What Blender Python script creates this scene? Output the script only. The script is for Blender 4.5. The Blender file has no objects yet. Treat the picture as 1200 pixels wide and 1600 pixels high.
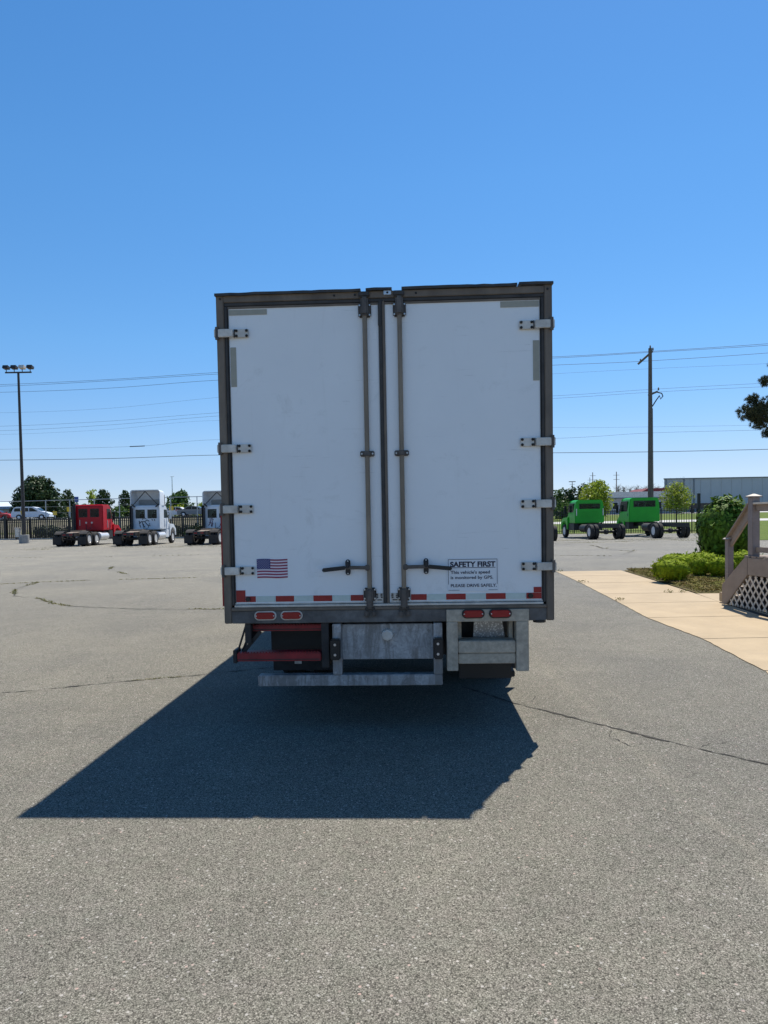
import bpy, bmesh, math, random
import numpy as np
from mathutils import Vector, Matrix
random.seed(7)
PI = math.pi
scene = bpy.context.scene
COL = scene.collection

# ---------------------------------------------------------------- camera
cam_d = bpy.data.cameras.new('camera')
cam = bpy.data.objects.new('camera', cam_d)
COL.objects.link(cam)
pitch, roll = -0.0352, -0.0175
fw = Vector((0, math.cos(pitch), math.sin(pitch)))
up0 = Vector((0, -math.sin(pitch), math.cos(pitch)))
rt0 = Vector((1, 0, 0))
rt = math.cos(roll)*rt0 + math.sin(roll)*up0
upv = -math.sin(roll)*rt0 + math.cos(roll)*up0
M3 = Matrix((rt, upv, -fw)).transposed()
cam.matrix_world = Matrix.Translation((0, 0, 1.678)) @ M3.to_4x4()
cam_d.sensor_fit = 'VERTICAL'
cam_d.sensor_height = 36
cam_d.sensor_width = 27
cam_d.lens = 36*1110/1600
cam_d.shift_y = 48.6/1600
cam_d.clip_start = 0.05
cam_d.clip_end = 6000
scene.camera = cam

# ---------------------------------------------------------------- light
SUN = Vector((0.2485, 0.4533, 1.0)).normalized()
elev = math.asin(SUN.z)
azim = math.atan2(SUN.x, SUN.y)
world = bpy.data.worlds.new('World')
scene.world = world
world.use_nodes = True
wn = world.node_tree
bg = wn.nodes['Background']
sky = wn.nodes.new('ShaderNodeTexSky')
sky.sky_type = 'NISHITA'
sky.sun_disc = False
sky.sun_elevation = elev
sky.sun_rotation = azim
sky.altitude = 100
sky.air_density = 1.0
sky.dust_density = 0.1
sky.ozone_density = 2.0
hs = wn.nodes.new('ShaderNodeHueSaturation')
hs.inputs['Saturation'].default_value = 1.3
wn.links.new(sky.outputs[0], hs.inputs['Color'])
# even whitening of the sky with elevation, the same all the way round
wg = wn.nodes.new('ShaderNodeTexCoord'); wsep = wn.nodes.new('ShaderNodeSeparateXYZ'); wn.links.new(wg.outputs['Generated'], wsep.inputs[0])
wr = wn.nodes.new('ShaderNodeValToRGB'); wn.links.new(wsep.outputs[2], wr.inputs[0])
stops = [(0.0, (.50,.60,1.0)), (.022, (.53,.61,.98)), (.063, (.58,.60,.80)), (.104, (.66,.68,.82)), (.23, (.80,.86,.91)), (.42, (.96,.98,.98)), (.65, (1,1,1))]
while len(wr.color_ramp.elements) < len(stops): wr.color_ramp.elements.new(0.5)
for e_, (p_, c_) in zip(wr.color_ramp.elements, stops): e_.position = p_; e_.color = c_+(1,)
wm = wn.nodes.new('ShaderNodeMix'); wm.data_type = 'RGBA'; wm.blend_type = 'MULTIPLY'; wm.inputs[0].default_value = 1
wn.links.new(hs.outputs[0], wm.inputs[6]); wn.links.new(wr.outputs[0], wm.inputs[7]); wn.links.new(wm.outputs[2], bg.inputs[0])
bg.inputs[1].default_value = 0.112
sl = bpy.data.lights.new('sun', 'SUN')
sl.energy = 5.0
sl.angle = math.radians(0.53)
sl.color = (1.0, 0.94, 0.845)
so = bpy.data.objects.new('sun', sl)
so.rotation_euler = SUN.to_track_quat('Z', 'Y').to_euler()
so.location = (20, 30, 60)
COL.objects.link(so)
vs = scene.view_settings
vs.view_transform = 'Standard'
vs.look = 'None'
vs.exposure = 0.46
vs.gamma = 1
vs.use_curve_mapping = False

# ---------------------------------------------------------------- helpers
class MB:
    def __init__(s):
        s.v = []; s.f = []
    def box(s, x0, x1, y0, y1, z0, z1):
        b = len(s.v)
        s.v += [(x0,y0,z0),(x1,y0,z0),(x1,y1,z0),(x0,y1,z0),(x0,y0,z1),(x1,y0,z1),(x1,y1,z1),(x0,y1,z1)]
        s.f += [(b,b+3,b+2,b+1),(b+4,b+5,b+6,b+7),(b,b+1,b+5,b+4),(b+1,b+2,b+6,b+5),(b+2,b+3,b+7,b+6),(b+3,b,b+4,b+7)]
        return s
    def bar(s, p0, p1, w, h, up=(0,0,1)):
        p0 = Vector(p0); p1 = Vector(p1); d = (p1-p0).normalized(); up = Vector(up)
        a = d.cross(up)
        if a.length < 1e-4: a = d.cross(Vector((0,1,0)))
        a.normalize(); u = a.cross(d).normalized()
        b = len(s.v)
        for p in (p0, p1):
            for sa, su in ((-1,-1),(1,-1),(1,1),(-1,1)):
                s.v.append(tuple(p + a*sa*w/2 + u*su*h/2))
        s.f += [(b,b+1,b+2,b+3),(b+7,b+6,b+5,b+4)]
        for i in range(4):
            j = (i+1) % 4
            s.f.append((b+i, b+4+i, b+4+j, b+j))
        return s
    def tube(s, pts, r, n=8, cap=True):
        pts = [Vector(p) for p in pts]
        rs = r if isinstance(r, (list, tuple)) else [r]*len(pts)
        b = len(s.v); m = len(pts)
        prev = None
        for i, p in enumerate(pts):
            d = (pts[min(i+1, m-1)] - pts[max(i-1, 0)]).normalized()
            a = d.cross(Vector((0,0,1)))
            if a.length < 0.05: a = d.cross(Vector((1,0,0)))
            a.normalize()
            if prev is not None:
                a2 = (prev - d*prev.dot(d))
                if a2.length > 1e-4: a = a2.normalized()
            prev = a
            c = d.cross(a)
            for k in range(n):
                t = 2*PI*k/n
                s.v.append(tuple(p + (a*math.cos(t) + c*math.sin(t))*rs[i]))
        for i in range(m-1):
            for k in range(n):
                k2 = (k+1) % n
                s.f.append((b+i*n+k, b+i*n+k2, b+(i+1)*n+k2, b+(i+1)*n+k))
        if cap:
            s.f.append(tuple(b+k for k in range(n))[::-1])
            s.f.append(tuple(b+(m-1)*n+k for k in range(n)))
        return s
    def prism(s, prof, a0, a1, axis='x', prof2=None):
        """prof: list of 2-D points; extruded along axis from a0 to a1"""
        b = len(s.v); n = len(prof)
        for a, pr in ((a0, prof), (a1, prof2 or prof)):
            for (p, q) in pr:
                s.v.append({'x': (a,p,q), 'y': (p,a,q), 'z': (p,q,a)}[axis])
        s.f.append(tuple(range(b, b+n))[::-1]); s.f.append(tuple(range(b+n, b+2*n)))
        for i in range(n):
            j = (i+1) % n
            s.f.append((b+i, b+j, b+n+j, b+n+i))
        return s
    def lathe(s, prof, c, axis='x', n=24, close=True):
        """prof: list of (along, radius)"""
        b = len(s.v); m = len(prof)
        for (al, r) in prof:
            for k in range(n):
                t = 2*PI*k/n
                u, w = r*math.cos(t), r*math.sin(t)
                s.v.append({'x': (c[0]+al, c[1]+u, c[2]+w), 'y': (c[0]+u, c[1]+al, c[2]+w), 'z': (c[0]+u, c[1]+w, c[2]+al)}[axis])
        for i in range(m-1):
            for k in range(n):
                k2 = (k+1) % n
                s.f.append((b+i*n+k, b+i*n+k2, b+(i+1)*n+k2, b+(i+1)*n+k))
        if close:
            s.f.append(tuple(b+k for k in range(n))); s.f.append(tuple(b+(m-1)*n+k for k in range(n))[::-1])
        return s
    def build(s, name, mat, parent=None, bevel=0, smooth=False, seg=2):
        me = bpy.data.meshes.new(name)
        me.from_pydata([tuple(v) for v in s.v], [], s.f)
        bm = bmesh.new(); bm.from_mesh(me)
        bmesh.ops.recalc_face_normals(bm, faces=bm.faces)
        if bevel:
            es = [e for e in bm.edges if len(e.link_faces) == 2 and e.calc_face_angle(0) > 0.5]
            try:
                bmesh.ops.bevel(bm, geom=es, offset=bevel, segments=seg, affect='EDGES', clamp_overlap=True)
            except Exception:
                pass
        bm.to_mesh(me); bm.free()
        if smooth:
            for p in me.polygons: p.use_smooth = True
            try: me.set_sharp_from_angle(angle=math.radians(38))
            except Exception: pass
        me.update()
        o = bpy.data.objects.new(name, me)
        if mat: me.materials.append(mat)
        COL.objects.link(o)
        if parent: o.parent = parent
        return o

def empty(name, loc=(0,0,0), rz=0):
    o = bpy.data.objects.new(name, None)
    o.location = loc; o.rotation_euler = (0, 0, rz); o.empty_display_size = 0.1
    COL.objects.link(o)
    return o
def tag(o, label=None, cat=None, group=None, kind=None):
    if label: o['label'] = label
    if cat: o['category'] = cat
    if group: o['group'] = group
    if kind: o['kind'] = kind
    return o
def copy_tree(o, parent=None):
    c = o.copy(); COL.objects.link(c)
    if parent: c.parent = parent
    for ch in list(o.children): copy_tree(ch, c)
    return c
def inst(o, loc=None, parent=None, rot=None, scale=None):
    c = o.copy(); COL.objects.link(c)
    if parent: c.parent = parent
    if loc is not None: c.location = loc
    if rot is not None: c.rotation_euler = rot
    if scale is not None: c.scale = scale
    return c

# ---------------------------------------------------------------- materials
def newmat(name):
    m = bpy.data.materials.new(name); m.use_nodes = True
    nt = m.node_tree
    return m, nt, nt.nodes['Principled BSDF']
def N(nt, t, **kw):
    n = nt.nodes.new(t)
    for k, v in kw.items():
        if k in n.inputs: n.inputs[k].default_value = v
        else: setattr(n, k, v)
    return n
def ramp(nt, fac, stops):
    r = nt.nodes.new('ShaderNodeValToRGB')
    cr = r.color_ramp
    while len(cr.elements) < len(stops): cr.elements.new(0.5)
    for e, (p, c) in zip(cr.elements, stops):
        e.position = p; e.color = (c[0], c[1], c[2], 1) if isinstance(c, tuple) else (c, c, c, 1)
    nt.links.new(fac, r.inputs[0])
    return r.outputs[0]
def mix(nt, fac, a, b, mode='MIX'):
    m = nt.nodes.new('ShaderNodeMix'); m.data_type = 'RGBA'; m.blend_type = mode
    for sock, val in ((m.inputs[0], fac), (m.inputs[6], a), (m.inputs[7], b)):
        if isinstance(val, bpy.types.NodeSocket): nt.links.new(val, sock)
        elif isinstance(val, (int, float)): sock.default_value = val if sock.type == 'VALUE' else (val, val, val, 1)
        else: sock.default_value = (val[0], val[1], val[2], 1)
    return m.outputs[2]
def coords(nt, scale=None, kind='Object'):
    tc = nt.nodes.new('ShaderNodeTexCoord')
    o = tc.outputs[kind]
    if scale:
        mp = nt.nodes.new('ShaderNodeMapping'); mp.inputs['Scale'].default_value = scale
        nt.links.new(o, mp.inputs[0]); o = mp.outputs[0]
    return o
def noise(nt, co, scale, detail=4, rough=0.55, dist=0):
    n = nt.nodes.new('ShaderNodeTexNoise')
    n.inputs['Scale'].default_value = scale; n.inputs['Detail'].default_value = detail
    n.inputs['Roughness'].default_value = rough; n.inputs['Distortion'].default_value = dist
    nt.links.new(co, n.inputs['Vector'])
    return n.outputs[0]
def bump(nt, h, strength, dist, bs):
    b = nt.nodes.new('ShaderNodeBump'); b.inputs['Strength'].default_value = strength; b.inputs['Distance'].default_value = dist
    nt.links.new(h, b.inputs['Height']); nt.links.new(b.outputs[0], bs.inputs['Normal'])
    return b

def simple(name, col, rough=0.5, metal=0.0, var=0.25, scale=6.0, dirt=None, dirt_amt=0.5, stretch=(1,1,1), bmp=0.0, spec=0.5, coat=0):
    m, nt, bs = newmat(name)
    co = coords(nt, stretch)
    n1 = noise(nt, co, scale, 6, 0.6)
    lo = tuple(c*(1-var) for c in col); hi = tuple(min(1, c*(1+var)) for c in col)
    c = ramp(nt, n1, [(0.3, lo), (0.7, hi)])
    if dirt:
        n2 = noise(nt, co, scale*0.35, 8, 0.7, 0.4)
        f = ramp(nt, n2, [(0.42, 0.0), (0.75, dirt_amt)])
        c = mix(nt, f, c, dirt)
    nt.links.new(c, bs.inputs['Base Color'])
    bs.inputs['Roughness'].default_value = rough
    bs.inputs['Metallic'].default_value = metal
    bs.inputs['Specular IOR Level'].default_value = spec
    if coat: bs.inputs['Coat Weight'].default_value = coat
    if bmp: bump(nt, noise(nt, co, scale*4, 4), bmp, 0.002, bs)
    return m

M = {}
M['black_plastic'] = simple('black_plastic', (0.012,0.012,0.013), 0.45, var=0.3)
M['rubber'] = simple('tyre_rubber', (0.022,0.021,0.021), 0.85, var=0.35, scale=12, dirt=(0.07,0.06,0.05), dirt_amt=0.5)
M['black_steel'] = simple('black_chassis_steel', (0.02,0.02,0.022), 0.6, var=0.4, scale=8, dirt=(0.06,0.05,0.04), dirt_amt=0.6)
M['frame_steel'] = simple('dirty_frame_steel', (0.2,0.155,0.115), 0.6, 0.0, 0.3, 5, dirt=(0.06,0.042,0.03), dirt_amt=0.75, stretch=(1,1,0.35), bmp=0.3)
M['frame_dark'] = simple('dark_gasket_steel', (0.05,0.045,0.042), 0.6, 0.1, 0.4, 9, dirt=(0.1,0.08,0.06), dirt_amt=0.5)
M['sill_steel'] = simple('weathered_sill_steel', (0.14,0.135,0.13), 0.55, 0.1, 0.5, 9, dirt=(0.045,0.038,0.035), dirt_amt=0.8, bmp=0.35)
M['rod_steel'] = simple('zinc_rod', (0.27,0.21,0.15), 0.5, 0.1, 0.25, 7, dirt=(0.07,0.05,0.035), dirt_amt=0.6, stretch=(1,1,0.3))
M['keeper_steel'] = simple('lock_keeper_steel', (0.12,0.1,0.085), 0.55, 0.1, 0.35, 14, dirt=(0.04,0.03,0.025), dirt_amt=0.6, bmp=0.3)
M['aluminium'] = simple('dull_aluminium', (0.68,0.63,0.56), 0.45, 0.1, 0.18, 12, dirt=(0.3,0.24,0.18), dirt_amt=0.6)
M['alu_frame'] = simple('step_aluminium', (0.5,0.43,0.33), 0.55, 0.1, 0.2, 30, dirt=(0.2,0.17,0.14), dirt_amt=0.6, bmp=0.3)
M['white_paint'] = simple('white_truck_paint', (0.78,0.78,0.77), 0.3, 0, 0.03, 2)
M['red_lens'] = simple('red_lens', (0.33,0.004,0.01), 0.25, 0, 0.1, 20)
M['red_tape'] = simple('red_reflective_tape', (0.33,0.012,0.012), 0.4, 0, 0.15, 30)
M['white_tape'] = simple('grey_white_reflective_tape', (0.58,0.66,0.6), 0.4, 0, 0.06, 30)
M['beige_tape'] = simple('faded_beige_tape', (0.38,0.355,0.285), 0.55, 0, 0.06, 20)
M['red_step'] = simple('red_step_paint', (0.3,0.012,0.018), 0.5, 0, 0.3, 10, dirt=(0.08,0.02,0.02), dirt_amt=0.6)
M['glass'] = simple('dark_glass', (0.012,0.02,0.018), 0.12, 0, 0.1, 2, spec=0.22)
M['bolt'] = simple('bolt_steel', (0.03,0.026,0.024), 0.5, 0.5)
M['bolt_bright'] = simple('bright_bolt_steel', (0.6,0.6,0.6), 0.35, 0.7)
M['chrome'] = simple('polished_metal', (0.7,0.7,0.7), 0.3, 0.3, 0.05)
M['rim_white'] = simple('white_rim_paint', (0.62,0.63,0.66), 0.4, 0, 0.1)
M['concrete'] = simple('grey_concrete', (0.3,0.29,0.27), 0.9, 0, 0.2, 6, bmp=0.4)

def galvanised(name, base=0.2):
    m, nt, bs = newmat(name)
    co = coords(nt)
    v = N(nt, 'ShaderNodeTexVoronoi'); v.inputs['Scale'].default_value = 60
    wn_ = N(nt, 'ShaderNodeTexNoise'); wn_.inputs['Scale'].default_value = 9
    nt.links.new(co, wn_.inputs['Vector'])
    w = mix(nt, 0.12, co, wn_.outputs[1], 'ADD')
    nt.links.new(w, v.inputs['Vector'])
    sp = N(nt, 'ShaderNodeSeparateColor'); nt.links.new(v.outputs['Color'], sp.inputs[0])
    c = ramp(nt, sp.outputs[0], [(0, (base*0.8, base*0.8, base*0.8)), (1, (base*1.15, base*1.15, base*1.15))])
    st = noise(nt, coords(nt, (1, 1, 0.25)), 9, 8, 0.7, 1.2)
    f = ramp(nt, st, [(0.42, 0.0), (0.56, 0.75)])
    c = mix(nt, f, c, (base*0.4, base*0.37, base*0.34))
    nt.links.new(c, bs.inputs['Base Color'])
    bs.inputs['Metallic'].default_value = 0.2; bs.inputs['Roughness'].default_value = 0.5
    return m
M['galv'] = galvanised('galvanised_steel', 0.4)

def doorwhite():
    m, nt, bs = newmat('scuffed_white_door')
    co = coords(nt)
    base = ramp(nt, noise(nt, co, 1.3, 5, 0.6), [(0.3, (0.85,0.85,0.845)), (0.7, (0.9,0.9,0.89))])
    # vertical run-off streaks
    st = noise(nt, coords(nt, (5, 1, 0.6)), 1.7, 8, 0.7, 1.2)
    f = ramp(nt, st, [(0.6, 0.0), (0.8, 0.14)])
    c = mix(nt, f, base, (0.45,0.43,0.38))
    # horizontal scuffs
    sc = noise(nt, coords(nt, (0.8, 1, 16)), 3.0, 7, 0.75, 0.5)
    f2 = ramp(nt, sc, [(0.62, 0.0), (0.72, 0.45)])
    c = mix(nt, f2, c, (0.36,0.35,0.34))
    gr = noise(nt, co, 2.6, 8, 0.75, 0.8)
    f3 = ramp(nt, gr, [(0.56, 0.0), (0.8, 0.38)])
    c = mix(nt, f3, c, (0.4,0.39,0.35))
    nt.links.new(c, bs.inputs['Base Color'])
    bs.inputs['Roughness'].default_value = 0.38
    bump(nt, noise(nt, co, 3.5, 3), 0.12, 0.02, bs)
    return m
M['door'] = doorwhite()

def treadplate():
    m, nt, bs = newmat('diamond_treadplate')
    co = coords(nt)
    v = N(nt, 'ShaderNodeTexVoronoi'); v.inputs['Scale'].default_value = 60; nt.links.new(co, v.inputs['Vector'])
    c = ramp(nt, v.outputs['Distance'], [(0.2, 0.6), (0.5, 0.28)])
    nt.links.new(c, bs.inputs['Base Color'])
    bs.inputs['Metallic'].default_value = 0.7; bs.inputs['Roughness'].default_value = 0.35
    bump(nt, v.outputs['Distance'], -0.8, 0.005, bs)
    return m
M['tread'] = treadplate()

def asphalt():
    m, nt, bs = newmat('weathered_asphalt')
    co = coords(nt)
    def vor(sc, rnd=1.0):
        v = N(nt, 'ShaderNodeTexVoronoi'); v.inputs['Scale'].default_value = sc; v.inputs['Randomness'].default_value = rnd
        nt.links.new(co, v.inputs['Vector']); return v
    v1 = vor(175); v2 = vor(380); v3 = vor(44)
    s1 = N(nt, 'ShaderNodeSeparateColor'); nt.links.new(v1.outputs['Color'], s1.inputs[0])
    s2 = N(nt, 'ShaderNodeSeparateColor'); nt.links.new(v2.outputs['Color'], s2.inputs[0])
    s3 = N(nt, 'ShaderNodeSeparateColor'); nt.links.new(v3.outputs['Color'], s3.inputs[0])
    a = ramp(nt, s1.outputs[0], [(0.0, (0.02,0.019,0.017)), (0.22, (0.13,0.122,0.104)), (0.65, (0.208,0.196,0.167)), (0.88, (0.28,0.264,0.228)), (1.0, (0.46,0.44,0.385))])
    b = ramp(nt, s2.outputs[1], [(0.0, (0.04,0.039,0.037)), (0.5, (0.172,0.164,0.137)), (1.0, (0.4,0.38,0.32))])
    c = mix(nt, 0.45, a, b)
    # voids between the stones
    vo = ramp(nt, v1.outputs['Distance'], [(0.4, 1.03), (0.85, 0.35)])
    c = mix(nt, 1.0, c, vo, 'MULTIPLY')
    # sparse pale / pink pebbles
    pk = ramp(nt, s3.outputs[2], [(0.93, 0.0), (0.95, 1.0)])
    pd = ramp(nt, v3.outputs['Distance'], [(0.2, 1.0), (0.3, 0.0)])
    pf = mix(nt, 1.0, pk, pd, 'MULTIPLY')
    c = mix(nt, pf, c, ramp(nt, s3.outputs[0], [(0, (0.38,0.36,0.33)), (0.6, (0.3,0.29,0.27)), (1, (0.4,0.29,0.25))]))
    dk = ramp(nt, s3.outputs[1], [(0.9, 0.0), (0.92, 0.85)])
    pf2 = mix(nt, 1.0, dk, ramp(nt, v3.outputs['Distance'], [(0.12, 1.0), (0.2, 0.0)]), 'MULTIPLY')
    c = mix(nt, pf2, c, (0.03,0.03,0.028))
    # large tone patches, wear and faint bands
    n1 = noise(nt, co, 0.35, 6, 0.6, 0.6)
    n2 = noise(nt, co, 2.4, 6, 0.65)
    pt = ramp(nt, n1, [(0.3, (0.84,0.85,0.87)), (0.5, (0.97,0.97,0.96)), (0.72, (1.1,1.09,1.05))])
    c = mix(nt, 1.0, c, pt, 'MULTIPLY')
    c = mix(nt, 1.0, c, ramp(nt, n2, [(0.3, 0.93), (0.7, 1.06)]), 'MULTIPLY')
    # medium mottling of greenish and pinkish grit
    n3 = noise(nt, co, 9, 5, 0.7)
    c = mix(nt, 1.0, c, ramp(nt, n3, [(0.3, (0.93,0.95,0.9)), (0.5, (1.0,0.99,0.96)), (0.7, (1.08,1.04,1.03))]), 'MULTIPLY')
    # oil drips and darker worn spots
    n4 = noise(nt, co, 0.9, 7, 0.72, 1.5)
    c = mix(nt, ramp(nt, n4, [(0.64, 0.0), (0.8, 0.35)]), c, (0.07,0.066,0.06))
    n5 = noise(nt, co, 5.5, 3, 0.5, 0.3)
    c = mix(nt, ramp(nt, n5, [(0.76, 0.0), (0.8, 0.5)]), c, (0.05,0.048,0.045))
    # bluish newer lane right of the truck
    sx = N(nt, 'ShaderNodeSeparateXYZ'); nt.links.new(co, sx.inputs[0])
    ad = N(nt, 'ShaderNodeMath', operation='ADD'); nt.links.new(sx.outputs[0], ad.inputs[0])
    mm = N(nt, 'ShaderNodeMath', operation='MULTIPLY'); nt.links.new(n1, mm.inputs[0]); mm.inputs[1].default_value = 2.0
    nt.links.new(mm.outputs[0], ad.inputs[1])
    mr = N(nt, 'ShaderNodeMapRange'); mr.inputs['From Min'].default_value = 1.9; mr.inputs['From Max'].default_value = 3.4
    nt.links.new(ad.outputs[0], mr.inputs['Value'])
    c = mix(nt, mr.outputs[0], c, mix(nt, 1.0, c, (0.93,0.945,0.985), 'MULTIPLY'))
    # two pale tyre-worn tracks running past the right side of the truck
    wob = N(nt, 'ShaderNodeMath', operation='MULTIPLY_ADD'); nt.links.new(n2, wob.inputs[0]); wob.inputs[1].default_value = 0.35; nt.links.new(sx.outputs[0], wob.inputs[2])
    for cx, ww, st_ in ((1.93, 0.1, 0.5), (2.35, 0.2, 0.22), (-3.4, 0.25, 0.25), (-5.3, 0.25, 0.2), (0.45, 0.2, 0.2)):
        sb_ = N(nt, 'ShaderNodeMath', operation='SUBTRACT'); nt.links.new(wob.outputs[0], sb_.inputs[0]); sb_.inputs[1].default_value = cx
        ab = N(nt, 'ShaderNodeMath', operation='ABSOLUTE'); nt.links.new(sb_.outputs[0], ab.inputs[0])
        m2 = N(nt, 'ShaderNodeMapRange', interpolation_type='SMOOTHSTEP'); m2.inputs['From Min'].default_value = 0; m2.inputs['From Max'].default_value = ww
        m2.inputs['To Min'].default_value = st_; m2.inputs['To Max'].default_value = 0
        nt.links.new(ab.outputs[0], m2.inputs['Value'])
        ft = mix(nt, 1.0, m2.outputs[0], ramp(nt, n4, [(0.35, 0.1), (0.6, 1.0)]), 'MULTIPLY')
        c = mix(nt, ft, c, mix(nt, 1.0, c, (1.3,1.27,1.22), 'MULTIPLY'))
    # grazing-light brightening and haze painted into the lot colour, growing with distance
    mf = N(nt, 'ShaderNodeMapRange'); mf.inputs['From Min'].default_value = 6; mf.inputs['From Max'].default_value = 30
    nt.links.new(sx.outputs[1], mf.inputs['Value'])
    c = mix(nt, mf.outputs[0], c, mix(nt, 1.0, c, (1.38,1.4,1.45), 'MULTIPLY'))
    nt.links.new(c, bs.inputs['Base Color'])
    bs.inputs['Roughness'].default_value = 0.88
    bs.inputs['Specular IOR Level'].default_value = 0.08
    h = mix(nt, 0.5, v1.outputs['Distance'], v2.outputs['Distance'])
    bump(nt, h, -1.0, 0.009, bs)
    return m
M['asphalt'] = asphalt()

def tanconcrete():
    m, nt, bs = newmat('tan_concrete')
    co = coords(nt, None, 'Object')
    gn = N(nt, 'ShaderNodeNewGeometry')
    c = ramp(nt, noise(nt, gn.outputs['Position'], 1.2, 8, 0.7), [(0.3, (0.33,0.255,0.16)), (0.7, (0.42,0.325,0.205))])
    c = mix(nt, 1.0, c, ramp(nt, noise(nt, gn.outputs['Position'], 160, 3), [(0.25, 0.86), (0.75, 1.08)]), 'MULTIPLY')
    st = ramp(nt, noise(nt, gn.outputs['Position'], 3.1, 9, 0.8, 0.6), [(0.55, 0.0), (0.75, 0.45)])
    c = mix(nt, st, c, (0.3,0.235,0.17))
    nt.links.new(c, bs.inputs['Base Color']); bs.inputs['Roughness'].default_value = 0.9
    bump(nt, noise(nt, gn.outputs['Position'], 220, 3), 0.3, 0.002, bs)
    return m
M['tan'] = tanconcrete()

def grassmat(name, a, b, sc=0.8, fine=30):
    m, nt, bs = newmat(name)
    gn = N(nt, 'ShaderNodeNewGeometry'); P = gn.outputs['Position']
    c = ramp(nt, noise(nt, P, sc, 8, 0.75), [(0.35, a), (0.65, b)])
    c = mix(nt, 1.0, c, ramp(nt, noise(nt, P, fine, 4), [(0.3, 0.6), (0.7, 1.3)]), 'MULTIPLY')
    nt.links.new(c, bs.inputs['Base Color']); bs.inputs['Roughness'].default_value = 0.95
    bs.inputs['Specular IOR Level'].default_value = 0.1
    bump(nt, noise(nt, P, fine*1.5, 4), 0.8, 0.03, bs)
    return m
M['grass'] = grassmat('lawn_grass', (0.075,0.12,0.02), (0.13,0.16,0.04))
M['terrain'] = grassmat('rough_grass_land', (0.1,0.13,0.04), (0.2,0.19,0.09), 0.3)
M['mulch'] = grassmat('pine_straw_mulch', (0.19,0.14,0.08), (0.14,0.14,0.045), 2.5, 45)
M['gravelbank'] = grassmat('pale_dry_bank', (0.32,0.28,0.22), (0.2,0.2,0.11), 0.7)
M['paleroad'] = simple('pale_concrete_road', (0.42,0.41,0.38), 0.9, 0, 0.1, 0.5)
M['kerbcrete'] = simple('kerb_concrete', (0.36,0.34,0.31), 0.9, 0, 0.15, 2)

def leafmat(name, a, b, sc=2.0, tr=0.35, rough=0.5):
    m, nt, bs = newmat(name)
    gn = N(nt, 'ShaderNodeNewGeometry')
    c = ramp(nt, noise(nt, gn.outputs['Position'], sc, 5, 0.7), [(0.35, a), (0.65, b)])
    wn2 = N(nt, 'ShaderNodeTexWhiteNoise'); 
    rnd = gn.outputs['Random Per Island']
    c = mix(nt, 1.0, c, ramp(nt, rnd, [(0.0, 0.65), (1.0, 1.4)]), 'MULTIPLY')
    nt.nodes.remove(wn2)
    nt.links.new(c, bs.inputs['Base Color']); bs.inputs['Roughness'].default_value = rough
    bs.inputs['Specular IOR Level'].default_value = 0.16
    t = N(nt, 'ShaderNodeBsdfTranslucent'); nt.links.new(c, t.inputs[0])
    ms = N(nt, 'ShaderNodeMixShader'); ms.inputs[0].default_value = tr
    nt.links.new(bs.outputs[0], ms.inputs[1]); nt.links.new(t.outputs[0], ms.inputs[2])
    nt.links.new(ms.outputs[0], nt.nodes['Material Output'].inputs[0])
    return m
M['leaf_dark'] = leafmat('dark_evergreen_leaf', (0.028,0.05,0.022), (0.05,0.085,0.028), 0.6, 0.15)
M['leaf_mid'] = leafmat('mid_green_leaf', (0.05,0.1,0.025), (0.085,0.15,0.035), 0.6, 0.25)
M['leaf_yellow'] = leafmat('spring_yellow_green_leaf', (0.2,0.28,0.03), (0.34,0.38,0.05), 0.8, 0.4)
M['leaf_hedge'] = leafmat('clipped_hedge_leaf', (0.13,0.2,0.008), (0.3,0.37,0.014), 14, 0.12, 0.8)
M['leaf_bush'] = leafmat('glossy_shrub_leaf', (0.05,0.1,0.012), (0.13,0.22,0.018), 7, 0.12, 0.62)
M['needle'] = leafmat('pine_needle', (0.05,0.065,0.035), (0.09,0.09,0.04), 2, 0.1)
M['weed'] = leafmat('weed_leaf', (0.12,0.13,0.035), (0.22,0.19,0.07), 8, 0.3)
M['bark'] = simple('tree_bark', (0.1,0.075,0.055), 0.95, 0, 0.4, 10, bmp=0.6)
M['twig'] = simple('bare_twig', (0.16,0.14,0.125), 0.95, 0, 0.2, 3)

# ---------------------------------------------------------------- ground
def smooth(t):
    t = max(0, min(1, t)); return t*t*(3-2*t)
def lin(y, pts):
    if y <= pts[0][0]: return pts[0][1]
    for (a, za), (b, zb) in zip(pts, pts[1:]):
        if y <= b: return za + (zb-za)*(y-a)/(b-a)
    return pts[-1][1]
def tz(x, y):
    left = 2.25*smooth((y-83)/9)
    right = lin(y, [(64, 0), (100, 0.7), (140, 1.5), (170, 1.7), (250, 1.8)])
    w = smooth((x+5)/18)
    return left*(1-w) + right*w
def sheet(name, xs, ys, dz, mat, zf=tz):
    v = [(x, y, zf(x, y)+dz) for y in ys for x in xs]
    n = len(xs); f = [(j*n+i, j*n+i+1, (j+1)*n+i+1, (j+1)*n+i) for j in range(len(ys)-1) for i in range(n-1)]
    me = bpy.data.meshes.new(name); me.from_pydata(v, [], f); me.materials.append(mat)
    for p in me.polygons: p.use_smooth = True
    o = bpy.data.objects.new(name, me); COL.objects.link(o)
    return o
gx = [-2500,-1200,-600,-300,-180,-120]+list(range(-100, 101, 5))+[120,180,300,600,1200,2500]
gy = [-300,-50,0,20,40,55]+list(range(60, 200, 3))+[210,230,260,320,400,600,1000,2000,4000]
tag(sheet('terrain', gx, gy, -0.03, M['terrain']), kind='structure')

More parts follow.
